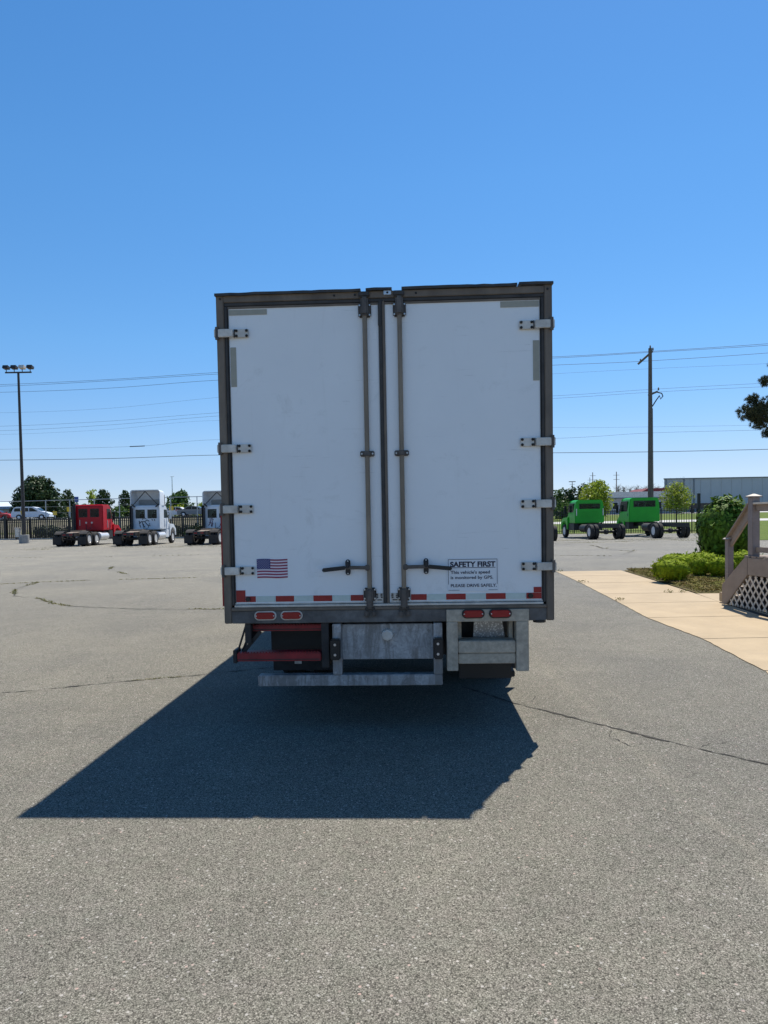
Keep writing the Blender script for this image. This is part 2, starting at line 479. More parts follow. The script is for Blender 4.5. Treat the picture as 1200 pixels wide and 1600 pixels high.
# asphalt lot: near polygon up to the fence line
def poly(name, pts, z, mat, parent=None, thick=0):
    b = MB()
    if thick:
        b.prism([(p[0], p[1]) for p in pts], z-thick, z, 'z')
    else:
        b.v = [(p[0], p[1], z) for p in pts]; b.f = [tuple(range(len(pts)))]
    o = b.build(name, mat, parent)
    return o
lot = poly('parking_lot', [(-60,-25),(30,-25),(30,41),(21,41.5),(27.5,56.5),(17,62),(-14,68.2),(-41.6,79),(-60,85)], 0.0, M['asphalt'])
for p in lot.data.polygons:
    if p.normal.z < 0: p.flip()
tag(lot, kind='structure')

# cracks in the asphalt: thin ragged dark strips, parts of the lot
M['crack'] = simple('crack_dirt', (0.035,0.032,0.026), 1.0, 0, 0.4, 20)
def ragged(pts, step, amp):
    out = []
    for a, b in zip(pts, pts[1:]):
        a = Vector(a); b = Vector(b); n = max(1, int((b-a).length/step))
        for i in range(n):
            p = a.lerp(b, i/n); d = (b-a).normalized()
            out.append(p + Vector((-d.y, d.x))*random.uniform(-amp, amp))
    out.append(Vector(pts[-1]))
    return out
crack_paths = []
def crack(pts, w, step=0.06, amp=0.012, z=0.004):
    P = ragged(pts, step, amp)
    b = MB(); n = len(P)
    for i, p in enumerate(P):
        d = (P[min(i+1, n-1)]-P[max(i-1, 0)]).normalized(); nn = Vector((-d.y, d.x))
        ww = w*random.choice((0.25, 0.5, 0.8, 1.0, 1.5))*random.uniform(0.7, 1.2)*(0.6+0.5*math.sin(i*0.23)**2)*(0.3 if i in (0, n-1) else 1)
        b.v += [(p.x+nn.x*ww/2, p.y+nn.y*ww/2, z), (p.x-nn.x*ww/2, p.y-nn.y*ww/2, z)]
    for i in range(n-1): b.f.append((2*i, 2*i+1, 2*i+3, 2*i+2))
    o = b.build('crack', M['crack'], lot)
    for p in o.data.polygons:
        if p.normal.z < 0: p.flip()
    crack_paths.append(P)
    return o
crack([(0.75,6.95),(0.9,6.72),(1.16,6.28),(1.5,5.86),(1.92,5.34),(2.2,5.0),(2.52,4.65),(3.1,4.1)], 0.028)
crack([(-5.2,6.75),(-3.86,7.03),(-3.49,7.14),(-2.9,7.4),(-2.11,7.67),(-1.4,8.0),(-0.6,8.15),(0.6,7.2)], 0.025)
crack([(-16,19.0),(-10.85,20.0),(-9.97,20.42),(-8.2,20.9),(-3.2,21.2)], 0.035, 0.15, 0.03)
crack([(-9.97,20.42),(-9.6,18.4),(-8.7,16.6),(-7.83,16.01),(-6.9,14.8),(-6.22,14.27),(-4.8,13.7),(-3.19,13.46),(-2.0,13.5)], 0.045, 0.12, 0.03)
crack([(-9.0,21.0),(-8.0,22.4),(-9.91,25.5),(-10.5,27.5)], 0.02, 0.15, 0.04)
crack([(4.5,29.9),(7.16,29.44),(9,28.4),(11.77,26.12),(14.5,24.6)], 0.055, 0.2, 0.03)
crack([(9.7,42.5),(11.3,38.5),(10.7,34.5),(11.0,31.5),(9.9,29.3)], 0.09, 0.3, 0.1)
crack([(-30,33),(-20,36),(-12,35),(-4,36.5)], 0.03, 0.3, 0.05)
crack([(1.9,17.5),(3.4,17.3),(4.8,17.4)], 0.012, 0.1, 0.01)
crack([(1.75,5.5),(1.68,5.3),(1.76,5.05)], 0.007, 0.04, 0.012)
crack([(1.16,6.28),(1.3,6.36),(1.38,6.55)], 0.006, 0.04, 0.012)
crack([(2.2,5.0),(2.34,5.1),(2.5,5.12)], 0.006, 0.04, 0.012)
crack([(-2.9,7.4),(-2.95,7.65),(-3.1,7.8)], 0.006, 0.04, 0.012)
crack([(-3.49,7.14),(-3.6,6.95),(-3.62,6.8)], 0.006, 0.04, 0.012)

# ---------------------------------------------------------------- foliage helpers
def leaf_mesh(name, centres, normals, size, mat, parent=None, aspect=1.6, jit=0.5, seed=1):
    """many small leaf quads (diamond shaped) as one object"""
    rng = np.random.default_rng(seed)
    n = len(centres)
    nrm = normals + rng.normal(0, jit, (n, 3)); nrm /= np.linalg.norm(nrm, axis=1)[:, None]
    r = rng.normal(0, 1, (n, 3)); a = np.cross(nrm, r); a /= np.linalg.norm(a, axis=1)[:, None]
    b = np.cross(nrm, a)
    s = size*rng.uniform(0.6, 1.35, (n, 1))
    v = np.empty((n, 4, 3))
    v[:, 0] = centres - a*s*aspect/2; v[:, 1] = centres - b*s*0.42 + nrm*s*0.12
    v[:, 2] = centres + a*s*aspect/2; v[:, 3] = centres + b*s*0.42 + nrm*s*0.12
    me = bpy.data.meshes.new(name)
    me.vertices.add(n*4); me.vertices.foreach_set('co', v.reshape(-1).astype(np.float32))
    me.loops.add(n*4); me.loops.foreach_set('vertex_index', np.arange(n*4, dtype=np.int32))
    me.polygons.add(n)
    me.polygons.foreach_set('loop_start', np.arange(0, n*4, 4, dtype=np.int32))
    try: me.polygons.foreach_set('loop_total', np.full(n, 4, dtype=np.int32))
    except Exception: pass
    me.update(calc_edges=True); me.validate()
    me.materials.append(mat)
    o = bpy.data.objects.new(name, me); COL.objects.link(o)
    if parent: o.parent = parent
    return o
def clump_points(clumps, per_area, seed, flat=1.0, shell=0.25):
    """clumps: list of (cx,cy,cz,rx,ry,rz); points near each clump's surface"""
    rng = np.random.default_rng(seed)
    C, Nn = [], []
    for (cx, cy, cz, rx, ry, rz) in clumps:
        n = int(per_area*(rx*ry+rx*rz+ry*rz)*4.2)
        d = rng.normal(0, 1, (n, 3)); d /= np.linalg.norm(d, axis=1)[:, None]
        k = 1 - np.abs(rng.normal(0, shell, (n, 1)))
        # lumpy radius
        lum = 1 + 0.13*np.sin(d[:, :1]*7+cx*3) * np.sin(d[:, 1:2]*6+cy*5) + 0.1*np.sin(d[:, 2:3]*9+cz)
        C.append(np.array([cx, cy, cz]) + d*np.array([rx, ry, rz])*np.clip(k, 0.1, 1.15)*lum)
        Nn.append(d)
    return np.concatenate(C), np.concatenate(Nn)
def crown_clumps(w, h, z0, n, seed, shape='round'):
    rng = random.Random(seed); out = []
    for i in range(n):
        t = (i+0.5)/n
        z = z0 + h*(0.1+0.84*t)
        if shape == 'round': prof = math.sin(PI*min(1, max(0.0, 0.14+0.8*t)))**0.7
        elif shape == 'cone': prof = 1.05-0.85*t
        else: prof = 0.9
        a = i*2.4+rng.uniform(-.5, .5); rad = w/2*prof*rng.uniform(0.3, 0.72)
        s = w*rng.uniform(0.15, 0.24)*(0.7+0.4*prof)
        out.append((rad*math.cos(a), rad*math.sin(a), z, s, s, s*rng.uniform(0.6, 0.85)))
    out.append((0, 0, z0+h*0.5, w*0.24, w*0.24, h*0.33))
    return out
def tree(name, x, y, w, top, z0f, mat, label, cat='tree', group=None, n=16, leaf=0.28, dens=7, seed=1, shape='round', z=None, bare=False, trunk_r=None, crown_name='crown'):
    z = tz(x, y) if z is None else z
    h = top - z
    root = empty(name, (x, y, z))
    cz0 = h*z0f
    cl = crown_clumps(w, h-cz0, cz0, n, seed, shape)
    r0 = trunk_r or max(0.08, h*0.022)
    t = MB(); rng = random.Random(seed)
    lean = (rng.uniform(-.02, .02)*h, rng.uniform(-.02, .02)*h)
    t.tube([(0,0,-0.1), (lean[0]*.4, lean[1]*.4, h*0.35), (lean[0], lean[1], h*0.86)], [r0, r0*0.75, r0*0.2], 8)
    t.build('trunk', M['bark'], root, smooth=True)
    br = MB()
    for i, c in enumerate(cl[:-1]):
        zz = max(cz0*0.7, c[2]-0.35*w*0.4)
        zz = min(zz, h*0.8)
        br.tube([(0, 0, zz), (c[0]*.5, c[1]*.5, zz*0.6+c[2]*0.4), (c[0]*.95, c[1]*.95, c[2])], [r0*0.4, r0*0.25, r0*0.1], 5, cap=False)
        if bare:
            for q in range(7):
                a = rng.uniform(0, 2*PI); L = c[3]*1.4
                p0 = (c[0]*rng.uniform(.5, .95), c[1]*rng.uniform(.5, .95), c[2]*rng.uniform(0.93, 1))
                br.tube([p0, (c[0]+L*math.cos(a), c[1]+L*math.sin(a), c[2]+rng.uniform(-.1, 1.1)*L)], [r0*0.12, r0*0.05], 3, cap=False)
    ob = br.build('limbs', M['twig'] if bare else M['bark'], root, smooth=True)
    if dens:
        C, Nn = clump_points(cl, dens, seed)
        leaf_mesh(crown_name, C, Nn, leaf, mat, root, seed=seed)
    tag(root, label, cat, group)
    return root

# ---------------------------------------------------------------- wheels
def wheel(parent, x, y, r=0.5, w=0.26, side=1, rim=None, z=None, name='tyre', n=28):
    """side=+1 outer face looks to +x"""
    z = r if z is None else z
    b = MB()
    hw = w/2
    prof = [(-hw*0.75, r*0.58), (-hw*0.98, r*0.66), (-hw, r*0.82), (-hw*0.86, r*0.955), (-hw*0.7, r), (-hw*0.36, r), (-hw*0.34, r*0.975), (-hw*0.28, r*0.975), (-hw*0.26, r),
            (-hw*.03, r), (-hw*.02, r*.975), (hw*.02, r*.975), (hw*.03, r),
            (hw*0.26, r), (hw*0.28, r*0.975), (hw*0.34, r*0.975), (hw*0.36, r), (hw*0.7, r), (hw*0.86, r*0.955), (hw, r*0.82), (hw*0.98, r*0.66), (hw*0.75, r*0.58)]
    b.lathe(prof, (x, y, z), 'x', n, close=False)
    t = b.build(name, M['rubber'], parent, smooth=True)
    rb = MB(); s = side
    rb.lathe([(s*hw*0.8, r*0.585), (s*hw*0.86, r*0.56), (s*hw*0.5, r*0.5), (s*hw*0.2, r*0.42), (s*hw*0.15, r*0.2), (s*hw*0.6, r*0.17), (s*hw*0.62, r*0.02)], (x, y, z), 'x', n, close=True)
    rb.build('rim', rim or M['rim_white'], t, smooth=True)
    return t

# ---------------------------------------------------------------- the box truck
YAW = -0.0444
truck = empty('box_truck', (0.0197, 5.5538, 0.0), YAW)
truck.rotation_euler = (0.0082, 0, YAW)
tag(truck, 'white refrigerated box truck seen square from behind, rear doors shut, casting a dark shadow', 'truck')
HW = 1.295; ZB = 0.862; ZT = 3.44; LEN = 7.3
def P(b, name, mat, bevel=0.003, smooth=False, parent=None):
    return b.build(name, mat, parent or truck, bevel=bevel, smooth=smooth)
# body
b = MB(); b.box(-HW+0.012, HW-0.012, 0.09, LEN, 1.0, ZT-0.05); body = P(b, 'cargo_box', M['white_paint'], 0.01)
for s in (-1, 1):
    P(MB().box(s*HW-0.012 if s > 0 else -HW-0.0, s*HW if s > 0 else -HW+0.012, 0.1, LEN, 0.95, 1.09), 'rub_rail', M['aluminium'], 0.002)
    P(MB().box(s*HW-0.012 if s > 0 else -HW-0.0, s*HW if s > 0 else -HW+0.012, 0.1, LEN, ZT-0.13, ZT-0.03), 'top_rail', M['aluminium'], 0.002)
    for k in range(6):
        yy = 1.1+k*1.15
        P(MB().box(s*(HW-0.0115)-0.003, s*(HW-0.0115)+0.003, yy, yy+0.02, 1.1, ZT-0.14), 'panel_seam', M['aluminium'], 0)
P(MB().box(-HW+0.02, HW-0.02, 0.1, LEN, 0.93, 0.998), 'floor_frame', M['black_steel'], 0)
for k in range(14):
    P(MB().box(-1.2, 1.2, 0.3+k*0.5, 0.36+k*0.5, 0.86, 0.928), 'crossmember', M['black_steel'], 0)
# rear frame
P(MB().box(-HW, -1.235, -0.0, 0.11, ZB, ZT-0.0), 'corner_post', M['frame_steel'], 0.006)
P(MB().box(1.235, HW, -0.0, 0.11, ZB, ZT+0.003), 'corner_post', M['frame_steel'], 0.006)
P(MB().box(-1.234, -1.212, 0.012, 0.1, 1.005, 3.345), 'door_gasket', M['frame_dark'], 0.003)
P(MB().box(1.212, 1.234, 0.012, 0.1, 1.005, 3.345), 'door_gasket', M['frame_dark'], 0.003)
P(MB().box(-1.234, 1.234, 0.0, 0.1, 3.372, 3.425), 'header_rail', M['frame_steel'], 0.004)
P(MB().box(-1.234, 1.234, 0.01, 0.09, 3.346, 3.371), 'header_gasket', M['frame_dark'], 0.003)
# bent sheet lip along the roof edge, in three overlapping lengths
rng = random.Random(3)
for (a, c, dz) in ((-1.3, -0.165, 0.0), (-0.125, 0.075, 0.004), (0.15, 1.03, 0.006), (1.045, 1.302, 0.012)):
    b = MB(); n = max(3, int((c-a)/0.06)); pr = []
    for i in range(n+1):
        x = a+(c-a)*i/n; zz = 3.432+dz+rng.uniform(-0.0025, 0.0025)
        b.v += [(x, -0.022+rng.uniform(-.004, .004), zz-0.012), (x, 0.13, zz-0.006), (x, 0.13, zz+0.012), (x, -0.02, zz+0.008)]
    for i in range(n):
        o = i*4
        for q in range(4): b.f.append((o+q, o+(q+1) % 4, o+4+(q+1) % 4, o+4+q))
    b.f += [(3, 2, 1, 0), (4*n, 4*n+1, 4*n+2, 4*n+3)]
    P(b, 'roof_lip', M['frame_dark'], 0)
P(MB().box(-1.234, 1.234, 0.0, 0.14, ZB, 0.962), 'rear_sill', M['sill_steel'], 0.005)
P(MB().box(-1.234, 1.234, -0.012, 0.1, 0.965, 0.988), 'sill_trim', M['frame_steel'], 0.003)
P(MB().box(-1.211, 1.211, -0.004, 0.1, 0.991, 1.008), 'sill_trim', M['aluminium'], 0.003)
# doors
dl = P(MB().box(-1.209, -0.032, 0.022, 0.088, 1.012, 3.343), 'door', M['door'], 0.004)
dr = P(MB().box(0.017, 1.209, 0.022, 0.088, 1.012, 3.343), 'door', M['door'], 0.004)
dl['label'] = 'left rear door with the small flag sticker'
dr['label'] = 'right rear door with the SAFETY FIRST notice'
P(MB().box(-0.031, -0.004, 0.004, 0.088, 1.005, 3.36), 'door_seal', M['frame_dark'], 0.005)
P(MB().box(-0.003, 0.016, 0.010, 0.088, 1.005, 3.36), 'astragal', M['frame_steel'], 0.003)
P(MB().box(-0.035, -0.012, -0.004, 0.003, 3.16, 3.33), 'seal_clip', M['frame_dark'], 0.002)
# thin aluminium edging round the doors
for (a, c) in ((-1.208, -0.033), (0.018, 1.208)):
    P(MB().box(a, c, 0.016, 0.0215, 3.326, 3.342), 'door_edging', M['frame_steel'], 0)
    P(MB().box(a, c, 0.016, 0.0215, 1.013, 1.022), 'door_edging', M['aluminium'], 0)
P(MB().box(-1.208, -1.202, 0.016, 0.0215, 1.023, 3.325), 'door_edging', M['frame_dark'], 0)
P(MB().box(1.202, 1.208, 0.016, 0.0215, 1.023, 3.325), 'door_edging', M['frame_dark'], 0)
# hinges
rng = random.Random(5)
for z in (3.133, 2.24, 1.765, 1.285):
    for s in (-1, 1):
        zc = z+rng.uniform(-.004, .004)
        x0, x1 = sorted((s*1.045, s*1.165))
        h = P(MB().box(x0, x1, 0.004, 0.0155, zc-0.033, zc+0.033), 'hinge', M['aluminium'], 0.003)
        xa, xb = sorted((s*1.163, s*1.302))
        MB().box(xa, xb, -0.022, -0.006, zc-0.031, zc+0.031).build('hinge_strap', M['aluminium'], h, bevel=0.004)
        xa, xb = sorted((s*1.296, s*1.31))
        MB().box(xa, xb, -0.02, 0.07, zc-0.031, zc+0.031).build('hinge_wrap', M['aluminium'], h, bevel=0.003)
        MB().tube([(s*1.288, -0.012, zc-0.048), (s*1.288, -0.012, zc+0.048)], 0.015, 10).build('hinge_pin', M['keeper_steel'], h, smooth=True)
        xa, xb = sorted((s*1.152, s*1.158))
        MB().box(xa, xb, -0.001, 0.0035, zc-0.032, zc+0.032).build('hinge_seam', M['bolt'], h)
        for bx in (1.06, 1.14):
            for bz in (-0.02, 0.02):
                MB().lathe([(0.0, 0.011), (-0.006, 0.011), (-0.009, 0.006)], (s*bx, 0.0035, zc+bz), 'y', 8).build('hinge_bolt', M['bolt'], h)
# lock rods, guides, keepers, handles
for s, rx in ((-1, -0.137), (1, 0.131)):
    rod = MB().tube([(rx, -0.006, 1.09), (rx, -0.006, 3.27)], 0.0185, 14).build('lock_rod', M['rod_steel'], truck, smooth=True)
    g = P(MB().box(rx-0.056, rx+0.056, 0.0, 0.0155, 2.158, 2.202), 'rod_guide', M['keeper_steel'], 0.006)
    MB().box(rx-0.027, rx+0.027, -0.032, -0.001, 2.16, 2.2).build('guide_bracket', M['keeper_steel'], g, bevel=0.006)
    for q in (-0.042, 0.042): MB().lathe([(0, 0.008), (-0.005, 0.006)], (rx+q, -0.0005, 2.18), 'y', 8).build('bolt', M['bolt_bright'], g)
    k = P(MB().box(rx-0.05, rx+0.05, -0.004, 0.0155, 3.225, 3.335), 'top_keeper', M['keeper_steel'], 0.01)
    MB().box(rx-0.029, rx+0.029, -0.042, -0.005, 3.235, 3.375).build('keeper_housing', M['keeper_steel'], k, bevel=0.012, smooth=True)
    MB().box(rx-0.045, rx+0.04, -0.03, -0.001, 3.377, 3.418).build('keeper_hook', M['frame_dark'], k, bevel=0.008)
    for q in (-0.039, 0.039):
        for zz in (3.243, 3.317): MB().lathe([(0, 0.008), (-0.006, 0.006)], (rx+q, -0.0045, zz), 'y', 8).build('bolt', M['bolt_bright'], k)
    k = P(MB().box(rx-0.05, rx+0.05, -0.004, 0.0155, 1.03, 1.135), 'bottom_keeper', M['keeper_steel'], 0.01)
    MB().box(rx-0.027, rx+0.027, -0.04, -0.005, 0.972, 1.13).build('keeper_housing', M['keeper_steel'], k, bevel=0.012, smooth=True)
    MB().box(rx-0.045, rx-0.012, -0.03, -0.001, 0.905, 0.955).build('keeper_hook', M['keeper_steel'], k, bevel=0.008)
    MB().box(rx+0.014, rx+0.045, -0.03, -0.001, 0.91, 0.958).build('keeper_hook', M['keeper_steel'], k, bevel=0.008)
    MB().box(rx-0.04, rx+0.04, -0.02, -0.001, 0.958, 0.985).build('keeper_hook', M['frame_dark'], k, bevel=0.006)
    for q in (-0.04, 0.04):
        for zz in (1.05, 1.12): MB().lathe([(0, 0.008), (-0.006, 0.006)], (rx+q, -0.0045, zz), 'y', 8).build('bolt', M['bolt_bright'], k)
    # handle
    hd = P(MB().box(min(rx, rx+s*0.03)-0.004, max(rx, rx+s*0.03)+0.004, -0.034, -0.001, 1.272, 1.316), 'handle', M['keeper_steel'], 0.006)
    MB().bar((rx+s*0.025, -0.028, 1.295), (s*0.325, -0.03, 1.298), 0.012, 0.028).build('handle_bar', M['keeper_steel'], hd, bevel=0.004)
    MB().bar((s*0.32, -0.03, 1.297), (s*0.505, -0.034, 1.279), 0.02, 0.031).build('handle_grip', M['black_plastic'], hd, bevel=0.007)
    kp = MB()
    pr = []
    for i in range(20):
        t = 2*PI*i/20; pr.append((s*0.306+0.02*math.cos(t), 1.297+0.038*(1 if math.sin(t) > 0 else -1)+0.024*math.sin(t)))
    kp.prism(pr, 0.002, 0.0155, 'y')
    kk = P(kp, 'handle_retainer', M['black_steel'], 0.003)
    MB().box(s*0.306-0.014, s*0.306+0.014, -0.05, 0.001, 1.292, 1.342).build('latch', M['black_steel'], kk, bevel=0.006)
    for zz in (1.248, 1.346): MB().lathe([(0, 0.007), (-0.004, 0.005)], (s*0.306, 0.0015, zz), 'y', 8).build('bolt', M['bolt_bright'], kk)
# small lock labels by the centre line
for x0 in (-0.092, 0.028):
    pl = P(MB().box(x0, x0+0.058, 0.016, 0.0215, 1.026, 1.09), 'lock_label', M['aluminium'], 0.001)
    for i in range(6):
        q = x0+0.012+0.034*(i % 2); zz = 1.05+0.013*(i//2)
        MB().box(q-0.007+rng.uniform(-.003, .003), q+0.007, 0.0145, 0.0158, zz, zz+0.009).build('label_mark', M['bolt'], pl)
    MB().box(x0+0.012, x0+0.048, 0.0145, 0.0158, 1.032, 1.04).build('label_mark', M['bolt'], pl)
# top centre clip and rust holes on header
cl_ = P(MB().box(0.012, 0.07, -0.01, -0.001, 3.392, 3.424), 'light_bracket', M['bolt_bright'], 0.003)
MB().lathe([(0, 0.009), (-0.003, 0.007)], (0.041, -0.0105, 3.408), 'y', 10).build('hole', M['bolt'], cl_)
for x in (-0.37, -1.26, -0.21, 0.26, 1.26):
    P(MB().lathe([(0, 0.009), (-0.004, 0.008)], (x, -0.0005, 3.40), 'y', 10), 'rivet', M['bolt'], 0)
# tapes
def tape(x0, x1, z0, z1, mat, name='reflective_tape', y=0.0185):
    return P(MB().box(x0, x1, y, 0.0215, z0, z1), name, mat, 0)
tape(-1.198, -0.9, 3.277, 3.318, M['beige_tape']); tape(0.905, 1.198, 3.275, 3.32, M['beige_tape'])
tape(-1.195, -1.15, 2.725, 3.03, M['beige_tape']); tape(1.15, 1.198, 2.715, 3.02, M['beige_tape'])
seq = [(-1.125, -1.045, 'r'), (-1.04, -0.888, 'w'), (-0.885, -0.74, 'r'), (-0.738, -0.588, 'w'), (-0.585, -0.437, 'r'), (-0.435, -0.293, 'w'), (-0.29, -0.19, 'r'),
       (0.185, 0.307, 'r'), (0.31, 0.457, 'w'), (0.46, 0.612, 'r'), (0.615, 0.767, 'w'), (0.77, 0.922, 'r'), (0.925, 1.08, 'w'), (1.083, 1.2, 'r')]
for a, c, t in seq: tape(a, c, 1.031, 1.077, M['red_tape' if t == 'r' else 'white_tape'])
tape(-1.2, -1.127, 1.031, 1.125, M['red_tape']); tape(1.14, 1.2, 1.079, 1.122, M['red_tape'])
for x in (-1.105, 1.116):
    P(MB().lathe([(0, 0.021), (-0.014, 0.018)], (x, 0.018, 1.054), 'y', 14), 'door_bumper', M['black_plastic'], 0)
# flag sticker
W_ = simple('sticker_white', (0.78,0.72,0.76), 0.5, 0, 0.03)
R_ = simple('sticker_red', (0.3,0.025,0.07), 0.5, 0, 0.1)
B_ = simple('sticker_blue', (0.03,0.035,0.16), 0.5, 0, 0.05)
fl = tape(-1.028, -0.785, 1.221, 1.369, W_, 'flag_sticker')
H13 = 0.148/13
def wavy(x0, x1, z0, z1, y0, y1):
    b = MB(); n = 14
    for i in range(n+1):
        x = x0+(x1-x0)*i/n; dz = 0.0022*math.sin((x+1.03)*28)
        b.v += [(x, y0, z0+dz), (x, y0, z1+dz), (x, y1, z1+dz), (x, y1, z0+dz)]
    for i in range(n):
        o = 4*i
        for q in range(4): b.f.append((o+q, o+(q+1) % 4, o+4+(q+1) % 4, o+4+q))
    b.f += [(0, 1, 2, 3), (4*n+3, 4*n+2, 4*n+1, 4*n)]
    return b
for k in range(7):
    z1 = 1.369-2*k*H13; wavy(-1.028, -0.785, z1-H13, z1, 0.0172, 0.0184).build('stripe', R_, fl)
ct = wavy(-1.029, -0.922, 1.369-7*H13, 1.371, 0.0158, 0.0171).build('canton', B_, fl)
sb = MB()
for r_ in range(9):
    nn = 6 if r_ % 2 == 0 else 5
    for c_ in range(nn):
        x = -1.029+0.107*((c_+0.5 if nn == 6 else c_+1)/6); z = 1.369-7*H13*(r_+0.8)/9.6+0.0022*math.sin((x+1.03)*28)
        star = []
        for i in range(10):
            rr = 0.0036 if i % 2 == 0 else 0.0016
            star.append((x+rr*math.sin(i*PI/5), z+rr*math.cos(i*PI/5)))
        sb.prism(star, 0.0151, 0.0157, 'y')
st = sb.build('stars', W_, fl); st['kind'] = 'stuff'
# SAFETY FIRST notice
S_ = simple('notice_white', (0.8,0.81,0.82), 0.5, 0, 0.02)
INK = simple('notice_ink', (0.012,0.015,0.045), 0.5, 0, 0.05)
nt_ = tape(0.468, 0.87, 1.095, 1.353, S_, 'notice')
for (x0, x1, z0, z1) in ((0.478, 0.86, 1.343, 1.3465), (0.478, 0.481, 1.15, 1.3425), (0.857, 0.86, 1.15, 1.3425), (0.478, 0.565, 1.103, 1.106), (0.79, 0.86, 1.103, 1.106)):
    MB().box(x0, x1, 0.0172, 0.0184, z0, z1).build('notice_border', INK, nt_)
def text(s, x, z, width, height, parent, bold=0.0, name='lettering', mat=INK, y=0.0170):
    cu = bpy.data.curves.new('t', 'FONT'); cu.body = s; cu.size = 1; cu.offset = bold; cu.extrude = 0.0
    ob = bpy.data.objects.new('t', cu); COL.objects.link(ob)
    dg = bpy.context.evaluated_depsgraph_get()
    me = bpy.data.meshes.new_from_object(ob.evaluated_get(dg))
    COL.objects.unlink(ob); bpy.data.objects.remove(ob)
    co = [v.co.copy() for v in me.vertices]
    x0 = min(c.x for c in co); x1 = max(c.x for c in co)
    # cap height of the font is ~0.69 of size
    sx = width/(x1-x0); sz = height/0.69
    for v in me.vertices:
        v.co = Vector((x+(v.co.x-x0)*sx, y, z+v.co.y*sz))
    me.materials.append(mat)
    o = bpy.data.objects.new(name, me); COL.objects.link(o); o.parent = parent
    return o
text('SAFETY FIRST', 0.494, 1.288, 0.352, 0.038, nt_, 0.04)
MB().box(0.494, 0.846, 0.0172, 0.0184, 1.278, 1.282).build('underline', INK, nt_)
text("This vehicle's speed", 0.497, 1.233, 0.305, 0.0235, nt_, 0.018)
text('is monitored by GPS.', 0.497, 1.192, 0.33, 0.0235, nt_, 0.018)
text('PLEASE DRIVE SAFELY.', 0.497, 1.129, 0.357, 0.023, nt_, 0.02)
# tail lights
for x in (-0.965, -0.757, 0.665, 0.874):
    yy = -0.002 if x < 0 else -0.024
    def oval(w, h):
        return [(x+(w/2-h/2)*(1 if math.cos(2*PI*i/24) > 0 else -1)+h/2*math.cos(2*PI*i/24), 0.925+h/2*math.sin(2*PI*i/24)) for i in range(24)]
    bz = P(MB().prism(oval(0.176, 0.074), yy-0.012, yy, 'y'), 'tail_light', M['aluminium'] if x < 0 else M['black_steel'], 0.003)
    MB().prism(oval(0.15, 0.052), yy-0.024, yy-0.0125, 'y', oval(0.156, 0.058)).build('lens', M['red_lens'], bz, bevel=0.003)
    for q in (-0.07, 0.07): MB().lathe([(0, 0.006), (-0.003, 0.004)], (x+q, yy-0.0245, 0.925), 'y', 8).build('screw', M['bolt_bright'], bz)
# underride guard and centre plate
gy0 = 0.0
ug = P(MB().box(-1.04, 0.423, gy0, gy0+0.1, 0.36, 0.445), 'underride_bar', M['galv'], 0.006)
for a, c in ((-0.44, -0.37), (0.355, 0.425)):
    P(MB().box(a, c, gy0+0.002, gy0+0.09, 0.447, 0.85), 'guard_upright', M['galv'], 0.004)
P(MB().box(-0.368, 0.353, 0.05, 0.06, 0.56, 0.838), 'step_plate', M['galv'], 0.003)
P(MB().box(-0.36, 0.35, 0.06, 0.5, 0.828, 0.84), 'step_plate_top', M['galv'], 0.002)
P(MB().lathe([(0, 0.05), (-0.03, 0.044), (-0.034, 0.03)], (-0.007, 0.049, 0.755), 'y', 8), 'hitch_cap', M['aluminium'], 0)
for x0, x1 in ((-0.452, -0.374), (0.352, 0.428)):
    k = P(MB().box(x0, x1, -0.058, -0.0005, 0.575, 0.74), 'rubber_bumper', M['black_plastic'], 0.01)
    for zz in (0.617, 0.697): MB().lathe([(0, 0.011), (-0.003, 0.01)], ((x0+x1)/2-0.002, -0.0585, zz), 'y', 10).build('bolt', M['bolt_bright'], k)
# red folding step on the left
for (x0, x1, z0, z1, yy, nm) in ((-1.2, -0.532, 0.562, 0.628, -0.01, 'red_step'), (-1.125, -0.522, 0.785, 0.83, 0.09, 'red_step')):
    stp = P(MB().box(x0, x1, yy, yy+0.14, z0, z1), nm, M['red_step'], 0.006)
    tb = MB(); n = int((x1-x0)/0.024)
    for i in range(n):
        xx = x0+0.012+i*(x1-x0-0.02)/n
        tb.box(xx, xx+0.012, yy+0.005, yy+0.016, z1+0.0005, z1+0.009)
    tt = tb.build('grip_teeth', M['red_step'], stp); tt['kind'] = 'stuff'
    MB().box(x0+0.004, x1-0.004, yy-0.003, yy+0.0, z0+0.012, z0+0.018).build('step_seam', M['black_steel'], stp)
lk = MB(); lk.bar((-1.13, 0.04, 0.855), (-1.225, 0.05, 0.575), 0.03, 0.012, (1,0,0)); lk.bar((-1.02, 0.05, 0.79), (-1.215, 0.07, 0.565), 0.02, 0.03, (1,0,0))
lk.bar((-1.105, 0.10, 0.80), (-1.19, 0.1, 0.6), 0.02, 0.02, (1,0,0))
P(lk, 'step_linkage', M['black_steel'], 0.002)
P(MB().box(-1.14, -1.09, 0.02, 0.3, 0.7, 0.858), 'step_bracket', M['black_steel'], 0.004)
P(MB().box(-0.53, -0.47, 0.02, 0.4, 0.5, 0.858), 'step_bracket', M['black_steel'], 0.004)
P(MB().box(-1.235, -1.205, 0.0, 0.14, 0.545, 0.65), 'step_end_plate', M['black_steel'], 0.004)
